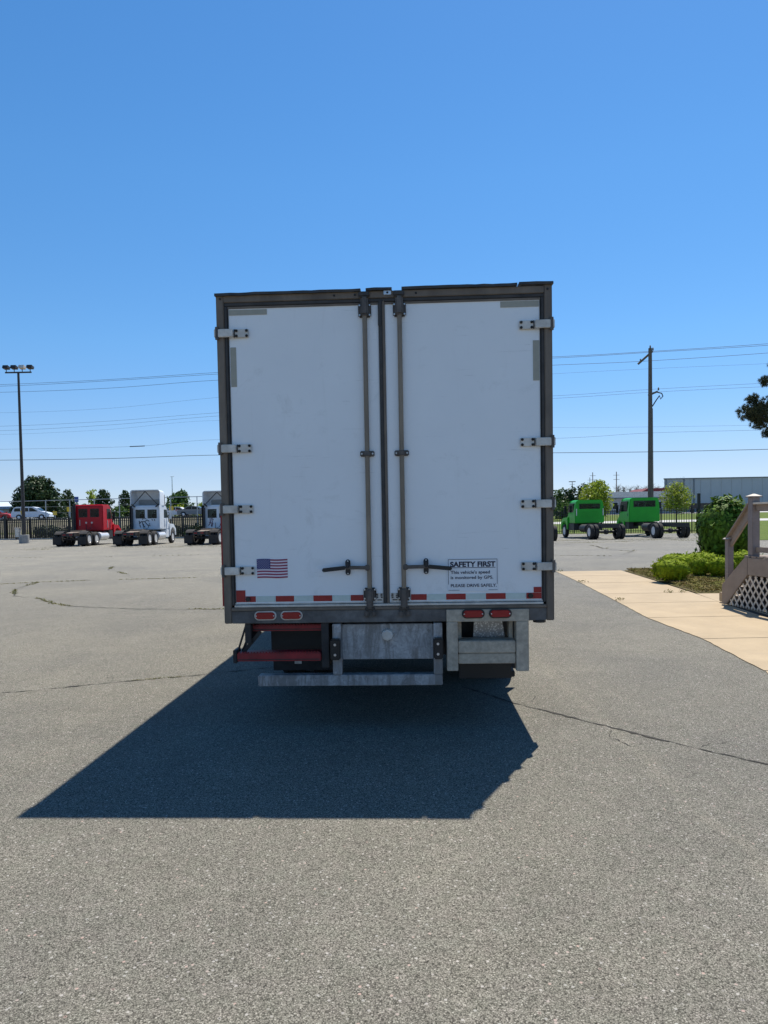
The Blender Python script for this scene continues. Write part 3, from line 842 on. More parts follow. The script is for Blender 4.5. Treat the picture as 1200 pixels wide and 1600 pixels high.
# aluminium dock steps on the right
P(MB().box(0.458, 1.096, -0.022, -0.0015, 0.862, 0.957), 'step_header', M['alu_frame'], 0.003)
P(MB().box(0.458, 0.545, -0.022, 0.09, 0.476, 0.8605), 'step_upright', M['alu_frame'], 0.004)
P(MB().box(0.996, 1.093, -0.022, 0.09, 0.47, 0.8605), 'step_upright', M['alu_frame'], 0.004)
P(MB().box(0.547, 0.994, -0.008, 0.16, 0.612, 0.708), 'dock_step', M['alu_frame'], 0.006)
P(MB().box(0.547, 0.994, 0.0, 0.16, 0.527, 0.607), 'dock_step', M['alu_frame'], 0.006)
P(MB().box(0.547, 0.58, 0.1, 0.3, 0.709, 0.86), 'step_side', M['alu_frame'], 0.003)
P(MB().box(0.955, 0.985, 0.1, 0.3, 0.709, 0.86), 'step_side', M['alu_frame'], 0.003)
b = MB(); b.prism([(0.69, 0.86), (0.91, 0.86), (0.935, 0.7), (0.68, 0.7)], 0.2, 0.206, 'y'); P(b, 'tread_plate', M['tread'], 0)
P(MB().box(0.57, 1.0, 0.3, 0.33, 0.34, 0.6), 'lower_step_back', M['black_plastic'], 0.003)
P(MB().box(0.585, 1.03, 0.32, 0.55, 0.345, 0.395), 'lower_step', M['black_plastic'], 0.006)
P(MB().lathe([(0, 0.05), (0.02, 0.05)], (1.185, 0.04, 0.845), 'z', 14), 'marker_pod', M['black_plastic'], 0)
# side marker strip on left flank
P(MB().box(-1.311, -1.296, 0.02, 0.06, 1.31, 1.72), 'side_reflector', M['red_tape'], 0)
P(MB().box(-1.311, -1.296, 0.02, 0.06, 1.0, 1.25), 'side_reflector', M['red_tape'], 0)
# chassis, axle, wheels
for s in (-1, 1):
    P(MB().box(s*0.43-0.035, s*0.43+0.035, 0.4, 9.2, 0.6, 0.85), 'chassis_rail', M['black_steel'], 0.01)
P(MB().box(-1.03, 1.03, 0.5, 0.53, 0.5, 0.85), 'rear_crossmember', M['black_plastic'], 0.004)
ax_y = 2.15
P(MB().tube([(-1.0, ax_y, 0.5), (1.0, ax_y, 0.5)], 0.085, 14), 'rear_axle', M['black_steel'], 0, True)
P(MB().lathe([(-0.2, 0.06), (-0.14, 0.16), (0, 0.21), (0.14, 0.16), (0.2, 0.06)], (0, ax_y, 0.5), 'y', 16), 'differential', M['black_steel'], 0, True)
TR = 0.5
for s in (-1, 1):
    wheel(truck, s*1.105, ax_y, TR, 0.26, s, z=TR-ax_y*0.0082)
    wheel(truck, s*0.775, ax_y, TR, 0.26, s, z=TR-ax_y*0.0082)
    fp = P(MB().box(min(s*0.59, s*1.215), max(s*0.59, s*1.215), ax_y-0.68, ax_y-0.668, 0.16, 0.84), 'mud_flap', M['rubber'], 0)
    if s < 0:
        MB().box(-1.0, -0.93, ax_y-0.6805-0.003, ax_y-0.681, 0.225, 0.252).build('flap_label', M['aluminium'], fp)
    wheel(truck, s*1.02, 8.75, TR, 0.28, s, z=TR-8.75*0.0082)
P(MB().tube([(-1.0, 8.75, 0.44), (1.0, 8.75, 0.44)], 0.06, 12), 'front_axle', M['black_steel'], 0, True)
P(MB().tube([(-0.78, 4.2, 0.55), (-0.78, 5.6, 0.55)], 0.29, 20), 'fuel_tank', M['chrome'], 0, True)
P(MB().tube([(0.78, 4.2, 0.55), (0.78, 5.2, 0.55)], 0.29, 20), 'fuel_tank', M['chrome'], 0, True)
# cab in front of the box (hidden from behind)
cabp = [(7.5, 0.75), (9.1, 0.75), (9.1, 1.75), (8.75, 2.55), (8.6, 2.68), (7.6, 2.72), (7.5, 2.62)]
P(MB().prism(cabp, -1.13, 1.13, 'x'), 'cab', M['white_paint'], 0.03)
P(MB().prism([(9.1, 0.7), (10.1, 0.65), (10.12, 1.3), (9.9, 1.5), (9.1, 1.72)], -0.95, 0.95, 'x'), 'hood', M['white_paint'], 0.05)
P(MB().prism([(9.14, 1.77), (9.12, 1.77), (8.77, 2.53), (8.79, 2.55)], -1.0, 1.0, 'x'), 'windscreen', M['glass'], 0)
for s in (-1, 1):
    P(MB().prism([(7.95, 1.75), (8.95, 1.75), (8.68, 2.5), (7.95, 2.5)], min(s*1.13, s*1.137), max(s*1.13, s*1.137), 'x'), 'side_window', M['glass'], 0)
    P(MB().box(min(s*1.18, s*1.36), max(s*1.18, s*1.36), 9.0, 9.06, 1.75, 2.2), 'mirror', M['black_plastic'], 0.01)
    P(MB().box(min(s*0.55, s*0.9), max(s*0.55, s*0.9), 10.1, 10.16, 0.95, 1.15), 'headlight', M['chrome'], 0.01)
P(MB().box(-1.15, 1.15, 10.05, 10.25, 0.45, 0.65), 'front_bumper', M['chrome'], 0.02)
P(MB().box(-0.95, 0.95, 7.31, 7.85, 2.75, 3.4), 'refrigeration_unit', M['white_paint'], 0.05)

# ---------------------------------------------------------------- walkway of tan slabs, deck and bed
walk = poly('walkway', [(3.46,5.2),(4.01,7.4),(4.25,9.35),(4.26,11.3),(4.5,13.5),(4.87,17.5),(5.12,21.0),(6.96,20.66),(6.42,14.66),(12.0,14.2),(12.0,5.2)], 0.004, M['crack'], thick=0.002)
tag(walk, kind='structure')
def wl(y):   # left edge of the walk
    return lin(y, [(5.2,3.4),(7.4,3.97),(9.35,4.2),(11.3,4.2),(13.4,4.42),(17.5,4.82),(21.05,5.08)])
def wr(y):
    return lin(y, [(5.2,6.0),(11.2,6.0),(13,6.22),(14.66,6.42),(20.7,7.0)])
js = [5.2,7.4,9.35,11.34,13.25,14.84,17.3,19.3,21.0]
for a, c in zip(js, js[1:]):
    a2, c2 = a+0.013, c-0.013
    sl_ = MB().prism([(wl(a2)+random.uniform(-.004,.004), a2), (wr(a2)-0.004, a2), (wr(c2)-0.004, c2)]+[(wl(c2+(a2-c2)*q/14)+random.uniform(-.009,.009), c2+(a2-c2)*q/14) for q in range(14)], 0.002, 0.010, 'z').build('slab', M['tan'], walk)
MB().prism([(6.24, 13.2), (7.4, 13.1), (7.5, 14.55), (6.43, 14.63)], 0.005, 0.010, 'z').build('slab', M['tan'], walk, bevel=0.003)
MB().prism([(6.02, 5.2), (12, 5.2), (12, 13.0), (6.24, 13.17)], 0.005, 0.0095, 'z').build('slab', M['tan'], walk)

bed = sheet('planting_bed', [0,0.2,0.4,0.6,0.8,1.0], [14.62,15.5,16.5,17.5,18.5,19.5,20.9], 0.0, M['mulch'], zf=lambda x, y: 0.0)
for v in bed.data.vertices:
    x = v.co.x; y = v.co.y
    xl = 6.45+(y-14.66)*0.096
    v.co.x = xl+(13.5-xl)*x
    v.co.z = 0.02+0.05*math.sin(PI*min(1, max(0, (y-14.62)/6.28)))*min(1, x*4)
tag(bed, kind='structure')
lawn = poly('lawn', [(21.2,41.7),(60,36),(60,62),(30,64),(27.9,56.6)], 0.02, M['grass'])
for p in lawn.data.polygons:
    if p.normal.z < 0: p.flip()
tag(lawn, kind='structure')

# deck stairs --------------------------------------------------------------
def woodmat(name, a, b, d):
    m, nt, bs = newmat(name)
    co = coords(nt)
    c = ramp(nt, noise(nt, coords(nt, (1.5, 1.5, 1.5)), 3, 8, 0.7), [(0.3, a), (0.7, b)])
    c = mix(nt, ramp(nt, noise(nt, coords(nt, (14, 3, 14)), 3, 6, 0.7), [(0.55, 0.0), (0.8, 0.6)]), c, d)
    nt.links.new(c, bs.inputs['Base Color']); bs.inputs['Roughness'].default_value = 0.8
    bump(nt, noise(nt, coords(nt, (20, 3, 20)), 4, 5), 0.3, 0.004, bs)
    return m
M['deck_paint'] = woodmat('taupe_deck_paint', (0.23,0.185,0.15), (0.32,0.26,0.21), (0.16,0.125,0.1))
M['deck_post'] = woodmat('grey_brown_post_paint', (0.2,0.17,0.16), (0.27,0.235,0.22), (0.15,0.12,0.11))
M['lattice'] = simple('white_lattice', (0.62,0.55,0.45), 0.7, 0, 0.12, 5)
M['deck_dark'] = simple('painted_underdeck_shade', (0.02,0.018,0.016), 1, 0, 0.3)
# local frame: x = along the flank towards the camera, y = outward into the deck (to the right), z up
deck = empty('deck_with_stairs', (6.13, 12.82, 0.0), math.atan2(-0.995, 0.10))
tag(deck, 'taupe painted wooden deck stairs with posts, sloping handrail and pale diamond lattice skirt', 'deck')
def Dk(b, name, mat, bevel=0.006): return b.build(name, mat, deck, bevel=bevel)
DH = 0.9; RUN = 0.72; DL = 4.2; DW = 2.6
# local y: positive = which side? rotation puts local +y to world +x
b = MB(); b.prism([(-0.02, 0.03), (0.12, 0.03), (RUN+0.02, 0.6), (RUN+0.02, DH), (RUN-0.06, DH), (-0.02, 0.37)], -0.02, 0.02, 'y'); Dk(b, 'stair_stringer', M['deck_paint'])
b = MB(); b.prism([(-0.02, 0.03), (0.12, 0.03), (RUN+0.02, 0.6), (RUN+0.02, DH), (RUN-0.06, DH), (-0.02, 0.37)], 1.28, 1.32, 'y'); Dk(b, 'stair_stringer', M['deck_paint'])
Dk(MB().box(RUN+0.024, DL, -0.02, 0.02, 0.6, DH-0.003), 'rim_board', M['deck_paint'])
for i in range(4):
    z = 0.18*(i+1); x = 0.03+i*0.15
    Dk(MB().box(x, x+0.19, 0.024, 1.278, z-0.035, z), 'stair_tread', M['deck_paint'])
    Dk(MB().box(x+0.012, x+0.03, 0.024, 1.278, z-0.15, z-0.037), 'stair_riser', M['deck_paint'], 0)
nb = 20
for i in range(nb):
    x0 = RUN-0.08+i*(DL-RUN+0.08)/nb
    Dk(MB().box(x0, x0+0.142, -0.01, DW, DH, DH+0.028), 'deck_board', M['deck_paint'], 0.003)
def post(x, y, z0, z1, w=0.13):
    p = Dk(MB().box(x-w/2, x+w/2, y-w/2, y+w/2, z0, z1), 'post', M['deck_post'], 0.006)
    c = MB(); ww = w/2+0.03
    c.box(x-ww, x+ww, y-ww, y+ww, z1+0.001, z1+0.02)
    c.build('post_cap', M['deck_post'], p, bevel=0.004)
    q = MB(); q.prism([(x-ww+.005, y-ww+.005), (x+ww-.005, y-ww+.005), (x+ww-.005, y+ww-.005), (x-ww+.005, y+ww-.005)], z1+0.021, z1+0.06, 'z',
                      [(x-.012, y-.012), (x+.012, y-.012), (x+.012, y+.012), (x-.012, y+.012)])
    q.build('cap_pyramid', M['lattice'], p)
    return p
post(0.06, 0.075, 0.1, 1.18, 0.105)
post(0.75, 0.09, 0.4, 1.92, 0.135)
post(0.06, 1.23, 0.1, 1.18, 0.105)
post(0.75, 1.23, 0.4, 1.92, 0.135)
post(DL-0.1, 0.09, 0.2, 1.92, 0.135)
for y in (0.09, 1.23):
    Dk(MB().bar((0.04, y-0.02, 1.2), (0.69, y-0.02, 1.82), 0.12, 0.035), 'stair_rail_cap', M['deck_paint'])
    Dk(MB().bar((0.1, y, 1.2), (0.69, y, 1.76), 0.04, 0.1), 'stair_rail', M['deck_paint'])
    Dk(MB().bar((0.1, y-0.01, 1.08), (0.69, y-0.01, 1.64), 0.04, 0.075), 'stair_rail', M['deck_paint'])
Dk(MB().box(0.82, DL-0.2, 0.02, 0.16, 1.8, 1.835), 'deck_rail_cap', M['lattice'])
Dk(MB().box(0.82, DL-0.2, 0.08, 0.12, 1.69, 1.798), 'deck_rail', M['deck_paint'])
Dk(MB().box(0.82, DL-0.2, 0.08, 0.12, 0.99, 1.08), 'deck_rail', M['deck_paint'])
for i in range(9):
    x = 1.5+i*0.28
    Dk(MB().box(x, x+0.04, 0.085, 0.115, 1.081, 1.689), 'baluster', M['deck_paint'], 0)
Dk(MB().prism([(0.14, 0.02), (DL, 0.02), (DL, 0.85), (RUN, 0.85), (RUN, 0.56)], 0.1, 0.11, 'y'), 'underdeck_shade_sheet', M['deck_dark'], 0)  # near-black sheet painting in the shade under the deck, behind the lattice
# lattice slats clipped to the skirt outline: z between 0.02 and line
def clip(p0, p1):
    pts = []
    nS = 60
    for i in range(nS+1):
        t = i/nS; x = p0[0]+(p1[0]-p0[0])*t; z = p0[1]+(p1[1]-p0[1])*t
        zmax = 0.6 if x > RUN else 0.02+(x-0.1)/(RUN-0.1)*0.57
        if 0.1 < x < DL-0.02 and 0.02 < z < zmax-0.01: pts.append((x, z))
    return (pts[0], pts[-1]) if len(pts) > 2 else None
for k in range(28):
    for d in (1, -1):
        x0 = -0.6+k*0.155
        if d == 1: seg_ = clip((x0, 0.0), (x0+0.62, 0.75))
        else: seg_ = clip((x0+0.62, 0.0), (x0, 0.75))
        if seg_:
            y = 0.004 if d == 1 else -0.004
            Dk(MB().bar((seg_[0][0], y, seg_[0][1]), (seg_[1][0], y, seg_[1][1]), 0.007, 0.034, (0,0,1)), 'lattice_slat', M['lattice'], 0)
# small tan footing block by the foot of the stairs
tag(MB().box(-0.1, 0.1, -0.12, 0.12, 0, 0.17).build('footing_block', M['tan'], bevel=0.01), 'small tan concrete block beside the foot of the deck stairs', 'block').location = (6.3, 13.02, 0.03)

# hedges and the big shrub -------------------------------------------------
def blob_points(rx, ry, h, base, n, seed, p=3.0, taper=0.0, lump=0.06, inset=0.04, freq=5.0):
    rg = np.random.default_rng(seed)
    d = rg.normal(0, 1, (n, 3)); d /= np.linalg.norm(d, axis=1)[:, None]
    k = 1/np.power(np.sum(np.abs(d)**p, axis=1), 1/p)
    q = d*k[:, None]
    t = (q[:, 2]+1)/2
    tp = 1 - taper*np.clip((0.55-t)/0.55, 0, 1)**1.5
    ph = seed*1.7
    lm = 1 + lump*(np.sin(d[:, 0]*freq+ph)*np.sin(d[:, 1]*freq*1.1+2*ph)+np.sin(d[:, 2]*freq*1.4+d[:, 0]*3+ph)+0.8*np.sin(d[:, 0]*freq*2.1+d[:, 2]*freq*1.7+ph)*np.sin(d[:, 1]*freq*1.9+d[:, 2]*5))
    dep = 1+rg.normal(-0.3, 1, n)*inset*0.8
    q = q*(lm*dep)[:, None]
    P_ = np.stack([q[:, 0]*rx*tp, q[:, 1]*ry*tp, base+(h-base)/2*(1+q[:, 2])], 1)
    nrm = d*np.power(np.abs(d), p-2) if p > 2 else d
    nrm = np.stack([nrm[:, 0]/rx, nrm[:, 1]/ry, nrm[:, 2]/(h/2)], 1); nrm /= np.linalg.norm(nrm, axis=1)[:, None]
    return P_, nrm
def shrub(name, x, y, rx, ry, h, mat, label, leaf, n, seed, group=None, base=0.04, p=2.6, taper=0.2, lump=0.035, inset=0.05, aspect=1.5, jit_=0.8):
    root = empty(name, (x, y, 0.04))
    C, Nn = blob_points(rx, ry, h, base, n, seed, p, taper, lump, inset)
    leaf_mesh('foliage', C, Nn, leaf, mat, root, seed=seed, jit=jit_, aspect=aspect)
    C, Nn = blob_points(rx*.82, ry*.82, base+(h-base)*.93, base, n//4, seed, p, taper, lump, 0.25)
    leaf_mesh('inner_foliage', C, Nn, leaf*1.7, mat, root, seed=seed+5, jit=0.9)
    s = MB(); rng = random.Random(seed)
    for i in range(6):
        a = rng.uniform(0, 2*PI)
        s.tube([(0.05*math.cos(a), 0.05*math.sin(a), -0.06), (rx*.5*math.cos(a), ry*.5*math.sin(a), h*0.6)], [0.025, 0.008], 5)
    s.build('stem', M['bark'], root)
    tag(root, label, 'bush', group)
    return root
HG = 'clipped low box hedges in the planting bed'
HL = M['leaf_hedge']
shrub('clipped_hedge', 6.9, 17.05, 0.38, 0.4, 0.5, HL, 'low rounded clipped hedge at the front left corner of the planting bed', 0.034, 6500, 11, HG)
shrub('clipped_hedge', 8.05, 18.1, 0.21, 0.26, 0.48, HL, 'small round clipped hedge between two wider ones in the front row', 0.034, 3600, 12, HG)
shrub('clipped_hedge', 8.42, 17.75, 0.31, 0.34, 0.5, HL, 'clipped hedge in the front row just left of the lower stair post', 0.034, 5200, 13, HG)
shrub('clipped_hedge', 8.02, 19.4, 0.42, 0.42, 0.5, HL, 'wide clipped hedge in the back row behind the front left hedge', 0.036, 5500, 14, HG)
shrub('clipped_hedge', 8.85, 19.8, 0.5, 0.42, 0.51, HL, 'clipped hedge in the back row directly before the tall round shrub', 0.036, 5500, 15, HG)
shrub('clipped_hedge', 9.62, 18.9, 0.4, 0.4, 0.56, HL, 'clipped hedge seen between the two stair posts', 0.036, 5000, 16, HG)
shrub('round_shrub', 9.9, 20.6, 0.7, 0.72, 1.93, M['leaf_bush'], 'tall dark glossy rounded shrub behind the stair rail', 0.085, 9000, 23, base=0.12, p=2.1, taper=0.25, lump=0.05, inset=0.09, aspect=1.7, jit_=1.1)
# ground litter in the bed
rngn = np.random.default_rng(4)
n = 22000
yy = rngn.uniform(14.7, 20.8, n); xl = 6.5+(yy-14.66)*0.096
xx = xl+(rngn.beta(1, 1.6, n))*(12.5-xl)
C = np.stack([xx, yy, 0.05+0.04*rngn.random(n)+0*xx], 1)
Nn = np.tile(np.array([0, 0, 1.0]), (n, 1))
M['straw'] = leafmat('straw_and_weed', (0.17,0.12,0.05), (0.13,0.14,0.025), 3, 0.1, 0.9)
tag(leaf_mesh('bed_ground_cover', C, Nn, 0.03, M['straw'], aspect=3, jit=0.5, seed=3), kind='stuff')
# weeds in cracks: tiny tufts, sparse close to the camera, denser further off
def weed_patch(lst, name, size, seed):
    C_ = np.array(lst); N_ = np.random.default_rng(seed).normal(0, 1, C_.shape)
    tag(leaf_mesh(name, C_, N_, size, M['weed'], aspect=2.2, jit=0.3, seed=seed), kind='stuff')
Cn = []
for P_, k0 in ((crack_paths[0], 0.5), (crack_paths[1], 0.75)):
    for i, p in enumerate(P_):
        if math.sin(p.x*2.3+1.0)+0.6*math.sin(p.x*7.1) > k0:
            for q in range(16): Cn.append((p.x+random.gauss(0, 0.03), p.y+random.gauss(0, 0.008), 0.003+random.random()*0.008))
weed_patch(Cn, 'crack_weeds', 0.0085, 5)
Cs = []
for P_ in crack_paths[2:8]:
    for p in P_:
        if (math.sin(p.x*1.7+p.y*0.9)+math.sin(p.x*0.6-p.y*2.1)) > 0.3:
            for q in range(9): Cs.append((p.x+random.gauss(0, 0.04), p.y+random.gauss(0, 0.02), 0.005+random.random()*0.012))
for _ in range(34):
    side = random.random() < 0.5
    px_ = random.uniform(-24, -10) if side else random.uniform(10, 24); py_ = random.uniform(45.5, 50) if side else random.uniform(42, 46.5)
    sx_ = random.uniform(0.2, 0.9)
    for q in range(int(160*sx_)): Cs.append((px_+random.gauss(0, sx_), py_+random.gauss(0, 0.1), 0.01+random.random()*0.02))
for (px_, py_) in ((5.15, 20.9), (4.85, 17.4), (4.52, 13.6), (5.95, 14.86), (6.25, 14.86), (10.75, 34.3), (11.1, 31.6)):
    for q in range(30): Cs.append((px_+random.gauss(0, 0.05), py_+random.gauss(0, 0.03), 0.02+random.random()*0.05))
weed_patch(Cs, 'weeds', 0.02, 6)

# ---------------------------------------------------------------- parked trucks
def cut(o, boxes):
    """carve window openings right through a part"""
    b = MB()
    for bx in boxes: b.box(*bx)
    me = bpy.data.meshes.new('cutter'); me.from_pydata(b.v, [], b.f)
    bm = bmesh.new(); bm.from_mesh(me); bmesh.ops.recalc_face_normals(bm, faces=bm.faces); bm.to_mesh(me); bm.free()
    c = bpy.data.objects.new('cutter', me); COL.objects.link(c)
    par = o.parent; o.parent = None
    m = o.modifiers.new('b', 'BOOLEAN'); m.object = c; m.operation = 'DIFFERENCE'; m.solver = 'EXACT'
    dg = bpy.context.evaluated_depsgraph_get(); dg.update()
    nm = bpy.data.meshes.new_from_object(o.evaluated_get(dg))
    o.modifiers.clear(); o.data = nm; o.parent = par
    bpy.data.objects.remove(c)
def clearglass():
    m, nt, bs = newmat('tinted_window_glass')
    bs.inputs['Base Color'].default_value = (0.01, 0.015, 0.015, 1); bs.inputs['Roughness'].default_value = 0.08
    bs.inputs['Specular IOR Level'].default_value = 0.4
    t = N(nt, 'ShaderNodeBsdfTransparent'); t.inputs[0].default_value = (0.72, 0.78, 0.76, 1)
    ms = N(nt, 'ShaderNodeMixShader'); ms.inputs[0].default_value = 0.3
    nt.links.new(t.outputs[0], ms.inputs[1]); nt.links.new(bs.outputs[0], ms.inputs[2]); nt.links.new(ms.outputs[0], nt.nodes['Material Output'].inputs[0])
    return m
M['glass_clear'] = clearglass()
def paint(name, col):
    return simple(name, col, 0.35, 0, 0.06, 3, spec=0.3)
M['red_paint'] = paint('red_cab_paint', (0.47,0.004,0.014))
M['green_paint'] = paint('green_cab_paint', (0.025,0.4,0.03))
M['offwhite'] = paint('off_white_cab_paint', (0.68,0.72,0.76))
M['fairing_inner'] = simple('grey_fairing_liner', (0.36,0.36,0.35), 0.8, 0, 0.1)

def tractor(x, y, rz, colour, label, fairing, group, roof=3.05, tank=True, marks=None):
    root = empty('truck_tractor', (x, y, 0), rz)
    tag(root, label, 'truck', group)
    Q = lambda b, nm, mt, bv=0.0, sm=False, par=None: b.build(nm, mt, par or root, bevel=bv, smooth=sm)
    for s in (-1, 1):
        Q(MB().box(s*0.43-0.04, s*0.43+0.04, -0.9, 5.9, 0.72, 1.0), 'frame_rail', M['black_steel'], 0.01)
        for ay in (0.0, 1.3):
            wheel(root, s*1.08, ay, 0.51, 0.27, s, M['chrome'], n=20); wheel(root, s*0.75, ay, 0.51, 0.27, s, n=20)
        Q(MB().box(min(s*0.6, s*1.22), max(s*0.6, s*1.22), -0.68, -0.665, 0.14, 0.7), 'mud_flap', M['rubber'])
        # quarter fender over the rear duals
        fd = MB()
        pr = []
        for i in range(9):
            t = PI*(0.78-0.12*i*0.55)
            pr.append((0.62*math.cos(t), 0.51+0.6*math.sin(t)))
        pr2 = [(p[0]*0.96, 0.51+(p[1]-0.51)*0.96) for p in pr][::-1]
        fd.prism(pr+pr2, min(s*0.6, s*1.2), max(s*0.6, s*1.2), 'x'); Q(fd, 'fender', M['rubber'], 0, True)
        wheel(root, s*1.04, 5.35, 0.51, 0.28, s, M['chrome'], n=20)
        if tank: Q(MB().tube([(s*0.85, 2.2, 0.66), (s*0.85, 3.7, 0.66)], 0.32, 18), 'fuel_tank', M['chrome'], 0, True)
    for ay in (0.0, 1.3): Q(MB().tube([(-1, ay, 0.51), (1, ay, 0.51)], 0.09, 10), 'axle', M['black_steel'], 0, True)
    Q(MB().box(-0.43, 0.43, -0.95, -0.85, 0.74, 0.98), 'rear_crossmember', M['black_steel'])
    for q in (-0.3, -0.18, 0.18, 0.3):
        Q(MB().lathe([(0, 0.05), (-0.02, 0.045)], (q, -0.951, 0.86), 'y', 10), 'tail_light', M['red_lens'])
    fw_ = MB(); fw_.prism([(-0.45, 0.5), (0.45, 0.5), (0.45, 1.2), (0.25, 1.45), (-0.25, 1.45), (-0.45, 1.2)], 1.08, 1.16, 'z')
    Q(fw_, 'fifth_wheel', M['frame_steel'], 0.01)
    Q(MB().prism([(-0.4, 0.9), (0.5, 1.02), (0.5, 1.07), (-0.4, 0.97)], -0.38, 0.38, 'x'), 'fifth_wheel_ramp', M['frame_steel'])
    Q(MB().box(-0.42, 0.42, 1.6, 2.5, 1.001, 1.03), 'deck_plate', M['tread'])
    # cab
    c0, c1 = 2.75, 4.55
    prof = [(c0, 1.12), (c1, 1.12), (c1, 2.05), (c1-0.38, roof-0.12), (c1-0.6, roof), (c0+0.1, roof), (c0, roof-0.1)]
    cab = Q(MB().prism(prof, -1.1, 1.1, 'x'), 'cab', colour, 0.05, True)
    Q(MB().prism([(c1+0.005, 1.1), (c1+1.55, 1.0), (c1+1.6, 1.5), (c1+1.35, 1.75), (c1+0.005, 2.03)], -1.08, 1.08, 'x', None) if False else
      MB().prism([(-1.05, 0.95), (1.05, 0.95), (1.05, 1.85), (0.75, 2.06), (-0.75, 2.06), (-1.05, 1.85)], c1+0.003, c1+1.6, 'y', [(-0.72, 0.9), (0.72, 0.9), (0.72, 1.45), (0.5, 1.62), (-0.5, 1.62), (-0.72, 1.45)]), 'hood', colour, 0.06, True)
    for s in (-1, 1):
        fe = MB(); pr = []
        for i in range(11):
            t = PI*i/10; pr.append((5.35+0.62*math.cos(t), 0.62+0.62*math.sin(t)))
        pr += [(5.35-0.85, 0.62), (5.35-0.85, 1.5), (5.35+0.3, 1.45), (5.35+0.75, 1.1), (5.35+0.8, 0.62)]
        pr = [(5.35+0.62, 0.62)]+pr[1:10]+[(4.73, 0.62), (4.6, 0.62), (4.6, 1.55), (5.6, 1.5), (6.1, 1.15), (6.15, 0.62)]
        fe.prism(pr, min(s*0.86, s*1.18), max(s*0.86, s*1.18), 'x'); Q(fe, 'front_fender', colour, 0.02, True)
        Q(MB().box(min(s*0.7, s*1.12), max(s*0.7, s*1.12), 3.8, 4.55, 0.5, 1.1), 'cab_step', colour if fairing else M['black_steel'], 0.03)
        Q(MB().prism([(c0+0.75, 2.0), (c1-0.08, 2.0), (c1-0.42, roof-0.32), (c0+0.75, roof-0.32)], min(s*1.1, s*1.108), max(s*1.1, s*1.108), 'x'), 'side_window', M['glass'])
        Q(MB().box(min(s*1.2, s*1.38), max(s*1.2, s*1.38), 4.35, 4.43, 1.9, 2.55), 'mirror', colour if fairing else M['black_plastic'], 0.03)
        Q(MB().tube([(s*1.08, 4.4, 2.4), (s*1.25, 4.39, 2.4)], 0.018, 6), 'mirror_arm', M['black_plastic'])
        Q(MB().box(min(s*1.101, s*1.14), max(s*1.101, s*1.14), c0+0.8, c0+0.84, 1.3, 1.9), 'grab_handle', M['chrome'])
    # rear wall panel, two windows
    for s in (-1, 1):
        wf = Q(MB().box(min(s*0.1, s*0.8), max(s*0.1, s*0.8), c0-0.022, c0-0.001, roof-0.98, roof-0.32), 'rear_window', M['black_plastic'], 0.01)
        tun = (min(s*0.14, s*0.76), max(s*0.14, s*0.76), c0-0.3, c1+0.3, roof-0.94, roof-0.36)
        cut(wf, [tun]); cut(cab, [tun])
        MB().box(min(s*0.141, s*0.759), max(s*0.141, s*0.759), c0-0.018, c0-0.012, roof-0.939, roof-0.361).build('pane', M['glass_clear'], wf)
        Q(MB().box(min(s*0.25, s*0.68), max(s*0.25, s*0.68), c0+0.5, c0+0.62, roof-0.939, roof-0.62), 'seat', M['black_plastic'], 0.04)
        Q(MB().box(min(s*0.36, s*0.56), max(s*0.36, s*0.56), c0+0.52, c0+0.6, roof-0.6, roof-0.48), 'headrest', M['black_plastic'], 0.03)
    Q(MB().prism([(c1+0.008, 2.07), (c1-0.37, roof-0.14), (c1-0.36, roof-0.12), (c1+0.018, 2.09)], -0.95, 0.95, 'x'), 'windscreen', M['glass_clear'])
    Q(MB().box(-0.9, 0.9, 6.0, 6.15, 0.42, 0.85), 'front_bumper', colour, 0.03)
    Q(MB().box(-0.6, 0.6, 6.12, 6.17, 0.9, 1.5), 'grille', M['chrome'], 0.01)
    # exhaust stack and air lines
    Q(MB().tube([(-1.02, c0-0.2, 0.9), (-1.02, c0-0.2, roof+(0.1 if not fairing else -0.2))], 0.09, 12), 'exhaust_stack', M['black_steel'], 0, True)
    Q(MB().tube([(0.25, c0-0.05, 1.6), (0.3, c0-0.5, 1.25), (0.1, c0-0.8, 1.15), (-0.1, c0-0.3, 1.2), (-0.2, c0-0.05, 1.55)], 0.022, 6), 'air_line', M['black_plastic'], 0, True)
    for k in range(5):
        Q(MB().box(-0.6+k*0.3-0.05, -0.6+k*0.3+0.05, c1-0.75, c1-0.65, roof+0.001, roof+0.04), 'marker_light', M['red_lens'] if not fairing else M['beige_tape'])
    if fairing:
        top = fairing
        # hollow roof fairing: curved shell open to the rear
        sh = MB(); W0 = 1.13; t_ = 0.05
        outer = []; 
        for i in range(13):
            a = PI*i/12
            outer.append((W0-0.16+0.16*math.sin(a) if i < 7 else 0, 0))
        def arch(w, z0, z1, r):
            pts = [(-w, z0)]
            for i in range(6):
                a = PI-PI/2*i/5; pts.append((-w+r+r*math.cos(a), z1-r+r*math.sin(a)))
            for i in range(6):
                a = PI/2-PI/2*i/5; pts.append((w-r+r*math.cos(a), z1-r+r*math.sin(a)))
            pts.append((w, z0)); return pts
        O0 = arch(W0, roof-0.02, top, 0.2); I0 = arch(W0-t_, roof-0.02, top-t_, 0.17)
        O1 = arch(W0, roof-0.02, top-0.05, 0.2); I1 = arch(W0-t_, roof-0.02, top-0.1, 0.17)
        O2 = arch(W0-0.25, roof-0.3, roof+0.1, 0.1); I2 = arch(W0-0.3, roof-0.3, roof+0.06, 0.09)
        n = len(O0); b = MB()
        for ring, yy in ((O0, c0-0.15), (O1, c0+0.8), (O2, c1-0.45)):
            for p in ring: b.v.append((p[0], yy, p[1]))
